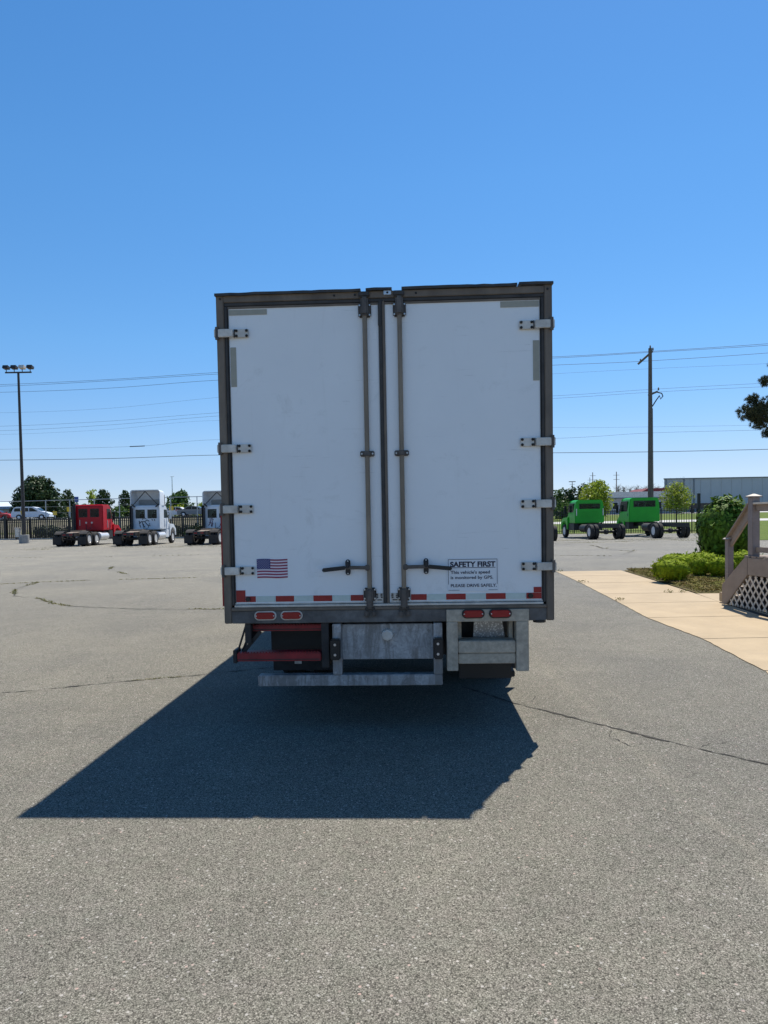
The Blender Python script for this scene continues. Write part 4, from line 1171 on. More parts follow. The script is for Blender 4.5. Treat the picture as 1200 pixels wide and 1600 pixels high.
        for ring, yy in ((I0, c0-0.15), (I1, c0+0.8), (I2, c1-0.5)):
            for p in ring: b.v.append((p[0], yy, p[1]))
        for off in (0, 3*n):
            for r_ in range(2):
                for i in range(n-1): b.f.append((off+r_*n+i, off+r_*n+i+1, off+(r_+1)*n+i+1, off+(r_+1)*n+i))
        for i in range(n-1): b.f.append((i, i+1, 3*n+i+1, 3*n+i))
        fr = Q(b, 'roof_fairing', colour, 0, True)
        MB().box(-W0+t_, W0-t_, c0+1.1, c0+1.15, roof-0.05, top-0.35).build('fairing_liner', M['fairing_inner'], fr)
        for s in (-1, 1):
            Q(MB().bar((0, c0-0.1, top-0.12), (s*(W0-0.18), c0-0.1, roof+0.02), 0.05, 0.05, (0,1,0)), 'fairing_brace', M['black_steel'])
            Q(MB().bar((s*(W0-0.1), c0-0.13, roof+0.08), (s*(W0-0.35), c0-0.13, roof-0.12), 0.09, 0.09, (0,1,0)), 'fairing_mount', M['black_steel'])
            Q(MB().box(min(s*1.1, s*1.14), max(s*1.1, s*1.14), c0-0.35, c0+0.2, 1.2, roof-0.03), 'side_extender', colour if s > 0 else M['black_plastic'], 0.01)
    else:
        Q(MB().box(-1.2, -1.0, c0-0.35, c0-0.05, 1.1, roof-0.1), 'side_extender', M['black_plastic'], 0.02)
        for s in (-1, 1): Q(MB().lathe([(0, 0.08), (-0.02, 0.07)], (s*0.22, c0-0.0015, 1.72), 'y', 12), 'work_light', M['aluminium'])
        Q(MB().tube([(-0.7, c0-0.04, 1.5), (-0.7, c0-0.04, 1.95)], 0.02, 6), 'grab_handle', M['chrome'])
    if marks:
        mk, pts_list = marks
        for pts in pts_list:
            Q(MB().tube([(p[0], c0-0.012, p[1]) for p in pts], 0.028, 6), 'painted_mark', mk, 0, True)
    return root
TG = 'truck tractors parked along the left fence'
INKM = M['black_plastic']
horse = [[(-0.55,1.55),(-0.35,1.75),(-0.1,1.72),(0.05,1.86),(0.22,1.75)], [(-0.5,1.5),(-0.45,1.3)], [(-0.3,1.7),(-0.25,1.45),(-0.1,1.3)], [(-0.1,1.7),(0.1,1.45),(0.3,1.4)], [(-0.55,1.8),(-0.5,1.6)], [(0.0,1.95),(-0.2,2.0),(-0.3,1.88)], [(0.62,1.9),(0.64,1.78)], [(0.42,1.9),(0.48,1.8)]]
tractor(-22.9, 52.4, math.radians(-1), M['red_paint'], 'red day cab tractor without trailer, nearest the light pole', 0, TG, roof=3.12)
tractor(-17.95, 50.9, math.radians(-1), M['offwhite'], 'white tractor with tall open backed roof fairing between the red tractor and the box truck', 4.12, TG, roof=2.95, marks=(INKM, horse))
M['plum'] = simple('plum_decal', (0.1,0.02,0.06), 0.5)
fig = [[(-0.75,1.35),(-0.6,1.55),(-0.62,1.9)], [(-0.55,1.3),(-0.45,1.6),(-0.5,1.95),(-0.35,1.75)], [(-0.7,1.6),(-0.4,1.5),(-0.5,1.25)]]
tractor(-12.8, 50.6, math.radians(-8), M['offwhite'], 'white tractor with roof fairing half hidden behind the left side of the box truck', 3.95, TG, roof=2.9, marks=(M['plum'], fig))

def chassis_truck(x, y, rz, colour, label, group, wb=5.4, cabw=1.1, top=2.72, tail=-1.1, crew=False, cab_y=2.9):
    root = empty('cab_chassis_truck', (x, y, 0), rz)
    tag(root, label, 'truck', group)
    Q = lambda b, nm, mt, bv=0.0, sm=False, par=None: b.build(nm, mt, par or root, bevel=bv, smooth=sm)
    for s in (-1, 1):
        Q(MB().box(s*0.43-0.04, s*0.43+0.04, tail, wb+0.9, 0.78, 1.03), 'frame_rail', M['black_steel'], 0.01)
        wheel(root, s*1.06, 0, 0.5, 0.26, s, n=24); wheel(root, s*0.74, 0, 0.5, 0.26, s, n=24)
        wheel(root, s*1.02, wb, 0.49, 0.27, s, n=24)
    Q(MB().tube([(-1, 0, 0.5), (1, 0, 0.5)], 0.09, 10), 'axle', M['black_steel'], 0, True)
    Q(MB().lathe([(-0.18, 0.08), (-0.1, 0.18), (0.1, 0.18), (0.18, 0.08)], (0, 0, 0.5), 'y', 12), 'differential', M['black_steel'], 0, True)
    Q(MB().box(-0.6, 0.6, tail-0.08, tail-0.002, 0.76, 1.04), 'rear_crossmember', M['black_steel'])
    for k in range(4): Q(MB().box(-0.39, 0.39, 0.6+k*0.6, 0.7+k*0.6, 0.8, 0.98), 'crossmember', M['black_steel'])
    Q(MB().tube([(-0.8, 1.2, 0.72), (-0.8, 2.3, 0.72)], 0.27, 14), 'fuel_tank', M['black_steel'], 0, True)
    c0 = cab_y; c1 = c0+(2.05 if crew else 1.75)
    prof = [(c0, 1.08), (c1, 1.08), (c1, 1.85), (c1-0.45, top-0.12), (c1-0.62, top), (c0+0.12, top), (c0+0.02, top-0.12), (c0-0.03, 1.9)]
    cab = Q(MB().prism([(-cabw, 1.08), (cabw, 1.08), (cabw, 1.9), (cabw-0.08, top-0.12), (cabw-0.22, top), (-cabw+0.22, top), (-cabw+0.08, top-0.12), (-cabw, 1.9)], c0, c1-0.5, 'y'), 'cab', colour, 0.04, True)
    cabf = Q(MB().prism([(c1-0.498, 1.08), (c1, 1.08), (c1, 1.85), (c1-0.42, top-0.1), (c1-0.498, top-0.02)], -cabw+0.05, cabw-0.05, 'x'), 'cab_front', colour, 0.03, True)
    Q(MB().prism([(-1.0, 0.9), (1.0, 0.9), (1.0, 1.65), (0.7, 1.84), (-0.7, 1.84), (-1.0, 1.65)], c1+0.002, c1+1.3, 'y', [(-0.75, 0.85), (0.75, 0.85), (0.75, 1.4), (0.5, 1.56), (-0.5, 1.56), (-0.75, 1.4)]), 'hood', colour, 0.05, True)
    rw = Q(MB().box(-0.82, 0.82, c0-0.02, c0-0.001, top-0.68, top-0.22), 'rear_window', M['black_plastic'], 0.02)
    tun = (-0.76, 0.76, c0-0.4, c1+0.4, top-0.64, top-0.27)
    for o_ in (rw, cab, cabf): cut(o_, [tun])
    MB().box(-0.759, 0.759, c0-0.016, c0-0.011, top-0.639, top-0.271).build('pane', M['glass_clear'], rw)
    for q in (-0.45, 0.45):
        Q(MB().box(q-0.13, q+0.13, c0+0.5, c0+0.6, top-0.639, top-0.48), 'headrest', M['black_plastic'], 0.03)
    if not crew:
        for k in range(11):
            Q(MB().box(-0.62+k*0.12, -0.58+k*0.12, c0-0.014, c0-0.001, 1.45, top-0.8), 'pressed_rib', colour, 0.004)
        for s in (-1, 1): Q(MB().box(s*0.97-0.03, s*0.97+0.03, c0-0.05, c0-0.001, 1.6, 2.1), 'air_vent', M['chrome'], 0.01)
    for s in (-1, 1):
        fe = MB(); pr = [(wb+0.6, 0.6)]+[(wb+0.6*math.cos(PI*i/10), 0.6+0.6*math.sin(PI*i/10)) for i in range(1, 10)]+[(wb-0.6, 0.6), (wb-0.75, 0.6), (wb-0.8, 1.5), (wb+0.3, 1.45), (wb+0.8, 1.1), (wb+0.82, 0.6)]
        fe.prism(pr, min(s*0.82, s*1.14), max(s*0.82, s*1.14), 'x'); Q(fe, 'front_fender', colour, 0.02, True)
        Q(MB().prism([(c0+0.35, 1.85), (c1-0.06, 1.85), (c1-0.45, top-0.25), (c0+0.35, top-0.25)], min(s*(cabw-0.04), s*(cabw+0.006)), max(s*(cabw-0.04), s*(cabw+0.006)), 'x'), 'side_window', M['glass'])
        Q(MB().box(min(s*(cabw+.12), s*(cabw+.3)), max(s*(cabw+.12), s*(cabw+.3)), c1-0.25, c1-0.18, 1.75, 2.35), 'mirror', M['black_plastic'], 0.02)
        Q(MB().tube([(s*(cabw-.05), c1-0.2, 2.3), (s*(cabw+.2), c1-0.215, 2.3)], 0.016, 6), 'mirror_arm', M['black_plastic'])
        Q(MB().tube([(s*(cabw-.05), c1-0.2, 1.8), (s*(cabw+.2), c1-0.215, 1.8)], 0.016, 6), 'mirror_arm', M['black_plastic'])
        Q(MB().box(min(s*0.7, s*1.05), max(s*0.7, s*1.05), c0+0.3, c1-0.2, 0.55, 1.06), 'cab_step', M['black_steel'], 0.02)
    if crew: Q(MB().box(-cabw-0.012, -cabw-0.0, c0+0.2, c0+0.3, 1.5, 1.7), 'door_handle', M['black_plastic'])
    Q(MB().prism([(c1+0.006, 1.87), (c1-0.41, top-0.12), (c1-0.40, top-0.1), (c1+0.016, 1.89)], -0.9, 0.9, 'x'), 'windscreen', M['glass_clear'])
    Q(MB().box(-0.9, 0.9, c1+1.31, c1+1.45, 0.5, 0.8), 'front_bumper', M['black_steel'], 0.02)
    return root
CG = 'bare cab and chassis trucks parked along the right fence'
chassis_truck(14.95, 47.8, math.radians(3.5), M['green_paint'], 'bright green cab and chassis truck nearer the box truck, ribbed cab back', CG, cabw=1.07, tail=-0.75, cab_y=3.1)
chassis_truck(19.35, 48.0, math.radians(2.0), M['green_paint'], 'green crew cab chassis truck in front of the tall utility pole, long bare frame', CG, cabw=1.15, top=2.85, crew=True, wb=6.1, cab_y=4.3, tail=-1.5)
chassis_truck(10.05, 46.3, math.radians(1), M['offwhite'], 'chassis truck behind the right edge of the box truck, only its rear tyres in view', CG)

# ---------------------------------------------------------------- fences
M['fence'] = simple('black_fence_paint', (0.012,0.012,0.013), 0.5, 0, 0.3)
pick = MB()
def picket_mesh(h):
    b = MB(); b.box(-0.0125, 0.0125, -0.0125, 0.0125, 0.03, h-0.05)
    b.prism([(-0.0125,-0.0125),(0.0125,-0.0125),(0.0125,0.0125),(-0.0125,0.0125)], h-0.05, h, 'z', [(-0.002,-0.002),(0.002,-0.002),(0.002,0.002),(-0.002,0.002)])
    return b
def picket_fence(pts, h, label, sp=0.13, w=1.0):
    a = Vector(pts[0]); c = Vector(pts[1])
    L = (c-a).length; ang = math.atan2(c.y-a.y, c.x-a.x)
    root = empty('picket_fence', (a.x, a.y, 0), ang)
    tag(root, label, 'fence')
    n = int(L/sp); npst = max(1, round(L/2.4)); ps = L/npst
    first = None
    for i in range(min(n, 295)):
        x = (i+0.5)*sp
        if first is None:
            first = picket_mesh(h).build('picket', M['fence'], root); first.location = (x, 0, 0); first.scale = (w, w, 1)
        else: inst(first, (x, 0, 0), root)
    for i in range(npst+1):
        MB().box(i*ps-0.04, i*ps+0.04, 0.02, 0.1, 0, h+0.12).build('fence_post', M['fence'], root, bevel=0.004)
    for z in (0.22, h-0.45, h-0.2):
        tk = 0.022 if w < 2 else (0.03 if z < h-0.3 else 0.05)
        MB().box(0, L, -0.05, -0.032, z-tk, z+tk).build('rail', M['fence'], root)
    return root
picket_fence([(-44,79.9),(-27,75.6)], 2.35, 'black metal picket fence stretch by the grey light pole and the red tractor', 0.24, 4.0)
picket_fence([(-26.9,75.5),(-6,66.2)], 2.3, 'black metal picket fence stretch behind the white tractors', 0.24, 4.0)
picket_fence([(12.5,64.9),(27.6,57.6)], 2.1, 'black metal picket fence stretch behind the green trucks', 0.19, 1.7)
tag(MB().box(-0.1, 0.1, -0.1, 0.1, 0, 3.25).build('gate_post', M['fence'], bevel=0.01), 'tall thick black square post standing at the right end of the green truck fence', 'post').location = (25.9, 58.4, 0)
for (x, y, hh, lb) in ((-43.6, 79.6, 2.7, 'left of the two thick black gate posts near the grey cabinet'), (-42.2, 79.3, 2.7, 'right of the two thick black gate posts near the grey cabinet')):
    tag(MB().box(-0.13, 0.13, -0.13, 0.13, 0, hh).build('gate_post', M['fence'], bevel=0.01), lb, 'post').location = (x, y, 0)
# kerb under left fence
tag(MB().bar((-60, 84.5, 0.06), (-44, 79.3, 0.06), 0.3, 0.14).bar((-44, 79.3, 0.06), (-27, 75.0, 0.06), 0.3, 0.14).bar((-27, 75.0, 0.06), (-6, 65.7, 0.06), 0.3, 0.14).build('kerb', M['kerbcrete']), kind='structure')
# grey utility cabinet
cb = empty('utility_cabinet', (-40.3, 78.3, 0), -0.2)
tag(cb, 'grey metal utility cabinet standing by the fence left of the light pole', 'cabinet')
MB().box(-0.24, 0.24, -0.2, 0.2, 0.28, 1.25).build('cabinet_body', M['aluminium'], cb, bevel=0.02)
MB().box(-0.28, 0.28, -0.24, 0.24, 1.251, 1.33).build('cabinet_top', M['aluminium'], cb, bevel=0.02)
for s in (-0.18, 0.18): MB().box(s-0.03, s+0.03, -0.15, 0.15, 0, 0.279).build('leg', M['frame_steel'], cb)
# tall wire fence with posts behind the pickets
wf = empty('wire_fence', (-62, 85.5, 0), math.atan2(-13, 55)); tag(wf, 'tall grey wire fence with thin posts beyond the black pickets on the left', 'fence')
M['galv_far'] = simple('far_galvanised_post', (0.42,0.44,0.46), 0.5, 0.3, 0.1)
for i in range(20):
    MB().tube([(i*3.1, 0, 0.0), (i*3.1, 0, 4.35)], 0.05, 8).build('fence_post', M['galv_far'], wf, smooth=True)
for z in (4.3,):
    MB().tube([(0, 0, z), (59, 0, z)], 0.04, 6).build('top_rail', M['galv_far'], wf, smooth=True)
for z in (3.6, 2.9):
    MB().tube([(0, 0.02, z), (59, 0.02, z)], 0.008, 4).build('strand', M['galv_far'], wf)

# ---------------------------------------------------------------- light pole
lp = empty('light_pole', (-31.85, 62.9, 0)); tag(lp, 'tall dark area light pole with four floodlights on a crossbar and round concrete base', 'light pole')
MB().lathe([(0, 0.42), (0.74, 0.42), (0.76, 0.40)], (0,0,0), 'z', 24).build('concrete_base', M['concrete'], lp, smooth=True)
pb = simple('dark_bronze_pole', (0.045,0.038,0.034), 0.5, 0.2, 0.2)
MB().tube([(0,0,0.76),(0,0,15.0)], [0.16, 0.095], 12).build('pole', pb, lp, smooth=True)
MB().bar((-1.15,0,15.02),(1.15,0,15.02),0.1,0.12).build('crossbar', pb, lp)
for i, x in enumerate((-1.05, -0.35, 0.35, 1.05)):
    h = MB().bar((x, 0, 15.09), (x, 0, 15.35), 0.05, 0.05).build('lamp_bracket', pb, lp)
    MB().prism([(-0.3, 15.36), (0.22, 15.3), (0.3, 15.55), (-0.18, 15.65)], x-0.24, x+0.24, 'x').build('floodlight', pb if i != 2 else M['aluminium'], h, bevel=0.03)

# ---------------------------------------------------------------- utility pole
up_ = empty('utility_pole', (23.35, 62.2, 0)); tag(up_, 'tall wooden utility pole rising behind the right green truck', 'utility pole')
wd = simple('weathered_pole_wood', (0.14,0.115,0.1), 0.95, 0, 0.3, 4, stretch=(6,6,0.4), bmp=0.6)
MB().tube([(0,0,-0.3),(0.04,0,16.0)], [0.24, 0.15], 12).build('pole', wd, up_, smooth=True)
MB().bar((0.25,0,15.75),(-0.85,0.5,14.75),0.17,0.2,(0,1,0)).build('crossarm', wd, up_)
MB().bar((-0.1,0,11.95),(0.75,0.3,12.3),0.16,0.18,(0,1,0)).build('crossarm', wd, up_)
for (x, z) in ((0.05, 16.0), (0.28, 15.8), (-0.8, 14.85), (0.75, 12.36)):
    MB().lathe([(0,0.05),(0.08,0.08),(0.12,0.05),(0.2,0.07),(0.26,0.03)], (x, 0.0, z), 'z', 10).build('insulator', M['frame_steel'], up_, smooth=True)
MB().tube([(0.75,0.3,12.25),(1.15,0.3,12.15),(1.25,0.3,11.9),(1.05,0.3,11.65),(0.95,0.3,11.95),(0.6,0.2,11.5),(0.25,0.1,11.0)], 0.05, 6).build('jumper_wire', M['black_plastic'], up_)
MB().tube([(0.24,-0.1,1),(0.2,-0.1,10.8)], 0.02, 6).build('ground_wire', M['frame_steel'], up_)

# power lines: each a hanging wire of its own running past the pole, beyond both edges of the view
def dep(xn):   # depth of the pole line at image-lateral slope xn = X/Y
    return 68.0/(1+0.22*0+xn*0.24)
F_ = 1110.0
def at(px, py, Y):
    v = rt*((px-600)/F_) + upv*((848.6-py)/F_) + fw
    t = Y/v.y
    return Vector((0, 0, 1.678)) + v*t
wire_m = simple('wire', (0.05,0.055,0.06), 0.6, 0, 0.1)
wires = [
 ([(-200,607),(0,601),(170,593),(340,582),(600,568),(866,557.5),(1017,549),(1200,537),(1400,520)], 0.017, 'topmost overhead power line crossing above the utility pole tip'),
 ([(-200,607),(0,603.5),(170,595),(340,584.5),(600,571),(866,559.5),(1017,550.5),(1200,539.5),(1400,524)], 0.017, 'second overhead power line just below the topmost one'),
 ([(-200,616),(0,613),(170,606.5),(340,594),(600,582),(866,570.5),(1003,564.5),(1200,551.5),(1400,534)], 0.017, 'third overhead power line from the top, held by the slanting arm'),
 ([(-200,646),(0,645),(170,638),(340,621),(600,600),(866,584),(1040,575),(1200,568),(1400,556)], 0.008, 'faint thin overhead wire between the upper and middle groups of lines'),
 ([(-200,668),(0,666),(170,658),(340,645),(600,630),(866,618.5),(1015,608.5),(1200,598.5),(1400,590)], 0.011, 'upper of the two overhead wires at the middle arm of the utility pole'),
 ([(-200,676),(0,673),(170,664),(340,650),(600,635),(866,622.5),(1015,613),(1200,604),(1400,596)], 0.011, 'lower of the two overhead wires at the middle arm of the utility pole'),
 ([(-200,681),(0,679),(170,671),(340,657),(600,664),(866,668),(1015,667),(1200,664),(1400,660)], 0.007, 'very faint overhead wire below the middle arm of the utility pole'),
 ([(-200,704),(0,702),(210,697.5),(340,687),(600,689),(866,685),(1015,676.5),(1200,671.5),(1400,664)], 0.010, 'overhead wire second from the bottom, above the thick cable'),
 ([(-200,720),(0,719),(170,716.5),(340,711),(600,709),(866,707.5),(1015,706),(1200,702),(1400,697)], 0.024, 'lowest and thickest overhead cable crossing the whole view'),
]
def catmull(P, n=8):
    out = []
    for i in range(len(P)-1):
        p0 = P[max(i-1, 0)]; p1 = P[i]; p2 = P[i+1]; p3 = P[min(i+2, len(P)-1)]
        for k in range(n):
            t = k/n
            out.append(0.5*((2*p1)+(p2-p0)*t+(2*p0-5*p1+4*p2-p3)*t*t+(3*p1-p0-3*p2+p3)*t*t*t))
    out.append(P[-1]); return out
for pts, r, lb in wires:
    W3 = [at(px, py, 68.5-(px-600)/600*8.9) for px, py in pts]
    tag(MB().tube(catmull(W3), r, 5).build('power_line', wire_m, smooth=True), lb, 'power line', 'overhead lines on the utility pole')
sp0 = at(203, 697.8, 74.4); sp1 = at(226, 696.8, 74.0)
tag(MB().tube([sp0, sp1], 0.045, 8).build('wire_splice', M['black_plastic']), 'short dark splice sleeve on the wire left of the box truck', 'splice')

# ---------------------------------------------------------------- roads and far setting
road_l = sheet('road', list(range(-200, 11, 6)), [92, 96, 100, 104, 108], 0.03, simple('road_asphalt', (0.16,0.155,0.15), 0.9, 0, 0.15, 1)); tag(road_l, kind='structure')
bank = sheet('bank', list(range(-120, 3, 3)), [80, 81.5, 83, 84, 86, 88, 90, 91.5], 0.02, M['gravelbank'], zf=lambda x, y: tz(x, y)); tag(bank, kind='structure')
p2 = sheet('pavement', list(range(8, 261, 6)), [90, 93, 96, 99], 0.03, M['paleroad']); tag(p2, kind='structure')
p3 = sheet('far_road', list(range(8, 400, 8)), [140, 145, 150, 156, 163, 170], 0.03, M['paleroad']); tag(p3, kind='structure')
gl = sheet('verge', list(range(8, 201, 6)), list(range(64, 90, 5))+[90], 0.012, M['grass']); tag(gl, kind='structure')
gl2 = sheet('verge', list(range(8, 261, 6)), [99, 105, 112, 120, 130, 140], 0.012, M['grass']); tag(gl2, kind='structure')

# ---------------------------------------------------------------- vehicles on the road
def car(x, y, rz, colour, label, kind='van', z=None):
    z = tz(x, y)+0.04 if z is None else z
    root = empty('parked_car' if kind != 'van' else 'minivan', (x, y, z), rz)
    tag(root, label, 'minivan' if kind == 'van' else 'car')
    L, Wd = (4.9, 0.95) if kind == 'van' else (4.6, 0.9)
    if kind == 'van':
        prof = [(-2.4,0.35),(-2.45,0.9),(-2.35,1.1),(-2.05,1.62),(-1.7,1.75),(0.3,1.74),(0.75,1.6),(1.35,1.12),(2.2,0.95),(2.42,0.75),(2.44,0.35)]
        gls = [[(-2.05,1.12),(-1.95,1.55),(-1.25,1.58),(-1.2,1.12)], [(-1.1,1.12),(-1.15,1.58),(-0.2,1.6),(-0.2,1.1)], [(-0.1,1.1),(-0.1,1.6),(0.3,1.58),(1.05,1.1)]]
    else:
        prof = [(-2.25,0.35),(-2.3,0.85),(-2.1,0.98),(-1.55,1.02),(-0.95,1.4),(-0.3,1.47),(0.35,1.42),(1.05,1.0),(1.9,0.88),(2.2,0.7),(2.25,0.35)]
        gls = [[(-1.3,1.03),(-0.85,1.36),(-0.35,1.42),(-0.35,1.02)], [(-0.27,1.02),(-0.27,1.42),(0.3,1.37),(0.85,1.0)]]
    # wheel arches cut into the lower edge
    low = []
    for cx in (-1.45, 1.45):
        low += [(cx+0.38*math.cos(PI-PI*i/8), 0.35+0.38*math.sin(PI*i/8)) for i in range(9)]
    pr = prof[:-1]+[prof[-1]]+low[::-1]
    MB().prism(pr, -Wd, Wd, 'y').build('body', colour, root, bevel=0.03, smooth=True)
    for s in (-1, 1):
        for g in gls: MB().prism(g, min(s*Wd, s*(Wd+0.008)), max(s*Wd, s*(Wd+0.008)), 'y').build('side_window', M['glass'], root)
        for cx in (-1.45, 1.45):
            b = MB(); b.lathe([(-0.1,0.2),(-0.11,0.3),(-0.07,0.34),(0.07,0.34),(0.11,0.3),(0.1,0.2)], (cx, s*(Wd-0.09), 0.34), 'y', 18, close=True)
            t = b.build('tyre', M['rubber'], root, smooth=True)
            MB().lathe([(0,0.2),(s*0.012,0.18),(s*0.02,0.05)], (cx, s*(Wd+0.01), 0.34), 'y', 14).build('rim', M['chrome'], t, smooth=True)
        MB().box(2.3,2.45,min(s*0.5,s*0.85),max(s*0.5,s*0.85),0.66,0.8).build('headlight', M['chrome'], root, bevel=0.01)
        MB().box(-2.46,-2.36,min(s*0.6,s*0.88),max(s*0.6,s*0.88),0.8,1.05).build('tail_light', M['red_lens'], root, bevel=0.01)
        MB().box(0.95,1.1,min(s*Wd,s*(Wd+0.15)),max(s*Wd,s*(Wd+0.15)),1.05,1.2).build('mirror', colour, root, bevel=0.02)
    ws = prof[7:5:-1] if kind == 'van' else [(1.05,1.0),(0.35,1.42)]
    (xa, za), (xb, zb) = (1.3,1.15), (0.8,1.57)
    if kind != 'van': (xa, za), (xb, zb) = (0.98,1.06), (0.42,1.4)
    MB().prism([(xa,za),(xb,zb),(xb+0.03,zb+0.015),(xa+0.03,za+0.015)], -Wd+0.12, Wd-0.12, 'y').build('windscreen', M['glass'], root)
    return root
car(-47.6, 96.5, 0.12, paint('pale_blue_car_paint', (0.62,0.68,0.76)), 'pale silver blue minivan on the raised road behind the light pole', 'van')
car(-25.5, 96.5, 0.05, paint('grey_car_paint', (0.2,0.21,0.22)), 'dark grey low car on the raised road behind the second white tractor', 'car')
car(-29.2, 99.5, 3.2, paint('white_car_paint', (0.7,0.7,0.7)), 'white car beyond the nose of the white tractor', 'car')
car(-54.2, 99.5, 0.1, paint('dark_red_car_paint', (0.4,0.03,0.03)), 'dark red car at the left edge of the raised road', 'car')

# signs
def sign(x, y, h, w, hh, col, label, name='road_sign'):
    r = empty(name, (x, y, tz(x, y))); tag(r, label, 'sign')
    MB().tube([(0,0,0),(0,0,h)], 0.05, 8).build('sign_post', M['galv_far'], r)
    MB().box(-w/2, w/2, -0.08, -0.051, h-hh, h).build('sign_board', col, r, bevel=0.01)
    return r
yel = simple('sign_yellow', (0.75,0.5,0.04), 0.5, 0, 0.15, 3); blu = simple('sign_blue', (0.03,0.08,0.3), 0.5, 0, 0.1)
sign(-44.1, 98.5-3.0, 1.1, 0.55, 0.5, yel, 'yellow sign at the nose of the minivan')
sign(-41.2, 93.2, 1.6, 0.5, 0.6, yel, 'small yellow sign between the dark trees and the red tractor')
sign(-27.7, 93.0, 1.5, 0.55, 0.6, yel, 'yellow sign above the fence right of the first white tractor')
sign(-42.2, 98.0, 3.1, 0.55, 0.7, blu, 'blue sign high on a post at the left of the red tractor')
sign(-46.6, 91.9, 1.2, 0.5, 0.5, yel, 'low yellow sign in front of the minivan rear door')
ms_ = empty('white_mast', (-44.4, 150, tz(-44.4, 150))); tag(ms_, 'thin white mast above the round green tree left of the box truck', 'mast')
MB().tube([(0,0,0),(0,0,9.0)], [0.16,0.08], 8).build('mast_tube', simple('mast_white', (0.8,0.8,0.8), 0.5), ms_, smooth=True)
MB().tube([(-0.35,0,8.9),(0.5,0,8.95)], 0.05, 6).build('mast_arm', simple('mast_white2', (0.8,0.8,0.8), 0.5), ms_)

# ---------------------------------------------------------------- buildings
M['bwall'] = simple('pale_metal_wall', (0.42,0.46,0.52), 0.6, 0.0, 0.05, 0.3)
M['bdark'] = simple('dark_wall_base', (0.1,0.11,0.13), 0.7, 0, 0.1, 0.3)
M['seam'] = simple('wall_seam', (0.16,0.19,0.24), 0.6)
wh = empty('warehouse', (0, 0, 0)); tag(wh, 'long flat pale grey warehouse with a straight roof line at the right', 'building')
wy = 200; x0, x1 = 79.0, 150.0
MB().prism([(x0, wy), (x1, wy), (x1, wy+60), (x0+26, wy+60)], 1.6, 11.2, 'z').build('wall', M['bwall'], wh)
MB().prism([(x0-0.3, wy-0.3), (x1+0.3, wy-0.3), (x1+.3, wy+60), (x0+26, wy+60)], 11.2, 11.45, 'z').build('roof_edge', M['seam'], wh)
MB().box(x0-0.05, x1, wy-0.12, wy-0.002, 1.6, 4.0).build('wall_base', simple('base_band', (0.27,0.285,0.31), 0.7, 0, 0.1, 0.3), wh)
for xs in (x0+0.4, x0+5.4, x0+8.2, x0+29.5, x0+44, x0+58):
    MB().box(xs, xs+0.28, wy-0.2, wy-0.003, 4.1, 11.15 if xs < x0+9 else 7.5).build('downpipe', M['seam'], wh)
for k in range(24):
    MB().box(x0+1.5+k*2.9, x0+1.56+k*2.9, wy-0.06, wy-0.003, 4.05, 11.1).build('wall_seam', simple('faint_seam', (0.4,0.42,0.44), 0.6) if k == 0 else bpy.data.materials['faint_seam'], wh)
for k in range(8):
    MB().box(x0+12+k*7, x0+15.4+k*7, wy-0.2, wy-0.13, 1.7, 3.8).build('dock_door', M['bdark'], wh)
tr_ = empty('dark_trailer', (67.8, 150, tz(67.8, 150)+0.04)); tag(tr_, 'low dark flatbed trailer parked before the warehouse', 'trailer')
MB().box(-3.6, 3.8, 0, 2.4, 0.9, 1.9).build('trailer_body', M['black_steel'], tr_, bevel=0.05)
MB().box(-3.7, 3.9, -0.05, 2.45, 1.92, 2.05).build('trailer_rail', M['black_steel'], tr_)
for xx_ in (-2.6, -1.2, 2.2): 
    MB().lathe([(0,0.45),(0.3,0.45)], (xx_, 0, 0.45), 'y', 14).build('tyre', M['rubber'], tr_)
# low grey building with windows and a dark red roof piece
lb_ = empty('low_office_building', (0, 0, 0)); tag(lb_, 'low grey building with pale roof band and dark windows behind the utility pole', 'building')
MB().box(47.5, 63.0, 150, 168, 1.6, 5.0).build('wall', simple('grey_brick_wall', (0.3,0.3,0.31), 0.8, 0, 0.15, 1), lb_)
MB().box(47.2, 63.2, 149.6, 168, 5.0, 6.3).build('roof_band', simple('pale_roof_band', (0.5,0.5,0.52), 0.7), lb_)
MB().box(47.2, 63.2, 149.5, 149.595, 4.9, 5.05).build('eave_line', M['bdark'], lb_)
for k in range(8):
    w_ = MB().box(48.2+k*1.85, 49.5+k*1.85, 149.9, 149.995, 2.6, 4.2).build('window', M['rim_white'], lb_)
    MB().box(48.3+k*1.85, 49.4+k*1.85, 149.86, 149.895, 2.7, 4.1).build('pane', M['glass'], w_)
rr = empty('red_roofed_building', (0, 0, 0)); tag(rr, 'dark red roofed hut top seen left and right of the utility pole', 'building')
rm = simple('dark_red_roof', (0.16,0.02,0.025), 0.7)
MB().box(63.8, 70.5, 176, 186, 1.6, 6.4).build('wall', M['bdark'], rr)
MB().prism([(62.6,6.4),(71.2,6.4),(70.4,7.9),(65.4,7.9)], 175.6, 186.4, 'y').build('roof', rm, rr)
lb2 = empty('blue_roofed_shed', (0, 0, 0)); tag(lb2, 'low grey shed with a pale blue white roof at the far left edge', 'building')
MB().box(-78.0, -60.5, 116, 130, 2.2, 4.2).build('wall', simple('shed_wall', (0.3,0.31,0.33), 0.7), lb2)
MB().box(-78.3, -60.3, 115.6, 130.4, 4.2, 4.65).build('eave', simple('eave_blue', (0.08,0.2,0.35), 0.6), lb2)
MB().prism([(115.6,4.65),(123,5.6),(130.4,4.65)], -78.3, -60.3, 'x').build('roof', simple('pale_blue_roof', (0.55,0.66,0.74), 0.5), lb2)

